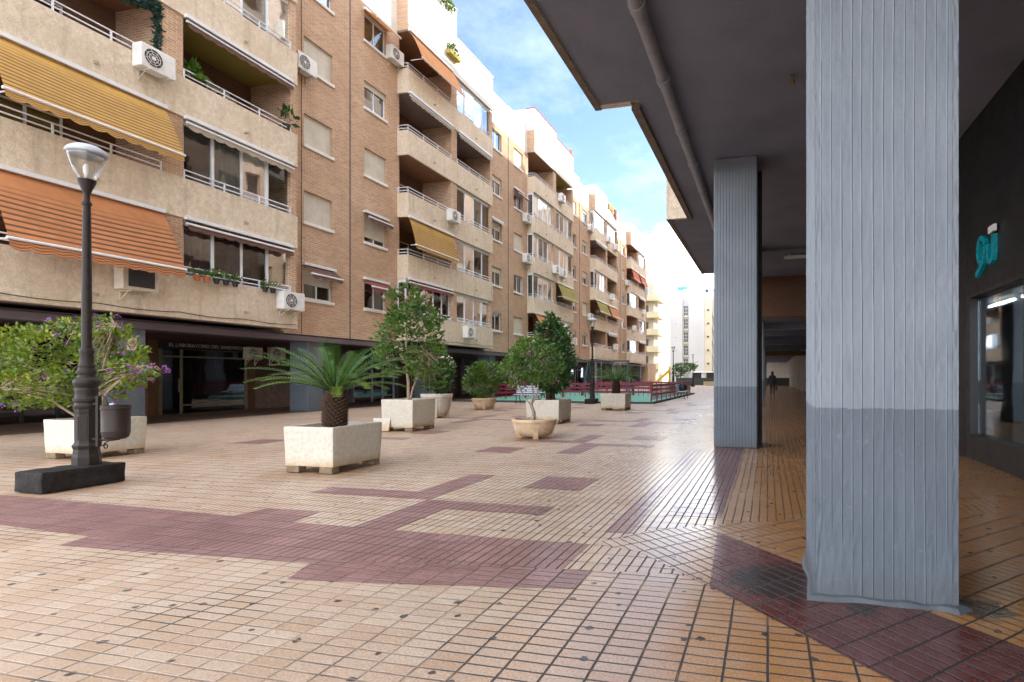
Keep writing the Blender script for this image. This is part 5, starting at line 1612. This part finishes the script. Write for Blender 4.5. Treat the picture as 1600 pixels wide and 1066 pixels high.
mb = MB(); mb.box(1.0, 1.1, -.28, -.2, 0, 2.3); mb.box(1.0, 1.1, .2, .28, 0, 2.3); [mb.box(1.02, 1.08, -.2, .2, .3 + .32 * k, .34 + .32 * k) for k in range(5)]
put('ladder', mb, M['yellow'], t)

def bench(label, loc, rz, copy_of=None):
    if copy_of is not None:
        c = copy_tree(copy_of); c.location = loc; c.rotation_euler = (0, 0, rz); c['label'] = label
        return c
    t = thing('park_bench', label, 'bench', loc, 'slatted park benches', rz)
    mb = MB(); [mb.box(-.8, .8, -.22 + .105 * k, -.13 + .105 * k, .43, .465) for k in range(4)]; put('seat', mb, M['bench'], t, bevel=.006)
    mb = MB()
    for k in range(4): mb.box(-.8, .8, .20 + .03 * k, .228 + .03 * k, .52 + .10 * k, .60 + .10 * k)
    put('backrest', mb, M['bench'], t, bevel=.006)
    for sx in (-.62, .62):
        mb = MB(); mb.tube([(sx, -.26, 0), (sx, -.18, .25), (sx, -.2, .41), (sx, .2, .41), (sx, .26, .6), (sx, .34, .95)], .022, 6); mb.tube([(sx, .1, .41), (sx, .22, .2), (sx, .32, 0)], .022, 6); put('leg', mb, M['iron'], t)
    return t
bn = bench('pale slatted park bench behind the slender forked tree', (-12.0, 26.0, .004), 0)
bench('slatted park bench beside the long playground fence with a black bag on it', (-5.2, 33.6, .004), pi / 2, bn)
b = thing('backpack', 'black bag lying on the bench by the long playground fence', 'bag', (-5.2, 33.75, .47))
mb = MB(); mb.lathe([(.05, 0), (.2, .02), (.23, .2), (.2, .42), (.1, .5), (.001, .52)], n=14); put('sack', mb, M['bag'], b, smooth=True)
mb = MB(); mb.tube([(.15, -.1, .42), (.25, -.1, .3), (.24, -.1, .1)], .02, 5); mb.tube([(.15, .1, .42), (.25, .1, .3), (.24, .1, .1)], .02, 5); put('strap', mb, M['bag'], b)
tree('street_tree', 'small dark leaning tree at the foot of the white tower', 'tree', (-15.5, 100, 0),
     [([(0, 0, 0), (-.3, 0, 1.5), (.2, 0, 3.0)], .12, .04), ([(-.2, 0, 1.6), (1.5, 0, 3.4), (3, 0, 4.2)], .06, .02)],
     [((.5, 0, 3.0), (2.2, 1.5, .8), 900), ((-.8, 0, 2.0), (1.0, 1.0, .7), 300)], 'bark_dark', 'leaf_dark', .4, gap=-.2, seed=81)

# ------------------------------------------------------------------ sky, sun, camera
SUN_EL, SUN_H = radians(28), (.8, .6)
w = bpy.data.worlds.new('World'); scene.world = w; w.use_nodes = True
nt = w.node_tree
bg = nt.nodes['Background']
sky = nt.nodes.new('ShaderNodeTexSky'); sky.sky_type = 'NISHITA'; sky.sun_disc = False
sky.sun_elevation = SUN_EL; sky.sun_rotation = atan2(SUN_H[0], SUN_H[1])
sky.air_density = 1.0; sky.dust_density = .3; sky.ozone_density = 1.5
dirv = nd(nt, 'ShaderNodeTexCoord', out=0)
sp = nd(nt, 'ShaderNodeSeparateXYZ', (dirv,))
zz = sp.node.outputs[2]
den = mt(nt, 'ADD', mt(nt, 'MAXIMUM', zz, 0.0), .18)
pl = nd(nt, 'ShaderNodeCombineXYZ', (mt(nt, 'DIVIDE', sp.node.outputs[0], den), mt(nt, 'DIVIDE', sp.node.outputs[1], den), 0.0))
cn = noise_t(nt, pl, 1.15, 9, .60)
hole = nd(nt, 'ShaderNodeVectorMath', {0: dirv, 1: (-.38, .79, .48)}, out=1, operation='DOT_PRODUCT')
thr = mt(nt, 'SUBTRACT', mapr(nt, zz, .20, .46, .24, .07), mapr(nt, hole, .90, .975, 0.0, .30))
cl = mapr(nt, mt(nt, 'ADD', cn, thr), .50, .66)
vn = noise_t(nt, pl, 3.2, 8, .65)
cl = mt(nt, 'MAXIMUM', cl, mapr(nt, vn, .46, .72, .0, .07))
bri = nd(nt, 'ShaderNodeVectorMath', {0: sky.outputs[0], 3: .9}, operation='SCALE')
cloud = mix(nt, cl, bri, (16.0, 16.3, 17.0))  # cloud brightened; its cover overhead and behind, out of view, is added for light
nt.links.new(cloud, bg.inputs[0])
bg.inputs[1].default_value = .11

sl = bpy.data.lights.new('Sun', 'SUN'); sl.energy = 2.1; sl.angle = radians(.53); sl.color = (1, .93, .82)
so = link('Sun', sl)
sd = Vector((SUN_H[0] * cos(SUN_EL), SUN_H[1] * cos(SUN_EL), sin(SUN_EL)))
so.rotation_euler = (-sd).to_track_quat('-Z', 'Y').to_euler()

cam = bpy.data.cameras.new('Camera')
cam.sensor_width = 36; cam.lens = 850 / 1600 * 36
cam.shift_x = (800 - 1000) / 1600; cam.shift_y = (588 - 533) / 1600
cam.clip_start = .05; cam.clip_end = 2000
co = link('Camera', cam, None, (0, 0, 1.4))
co.rotation_euler = (pi / 2, 0, math.atan(200 / 850))
scene.camera = co
scene.view_settings.view_transform = 'Standard'
scene.view_settings.look = 'None'
scene.view_settings.exposure = 1.82
scene.view_settings.gamma = 1.0
scene.cycles.use_denoising = True
scene.cycles.max_bounces = 8
scene.cycles.diffuse_bounces = 4
scene.cycles.transparent_max_bounces = 12
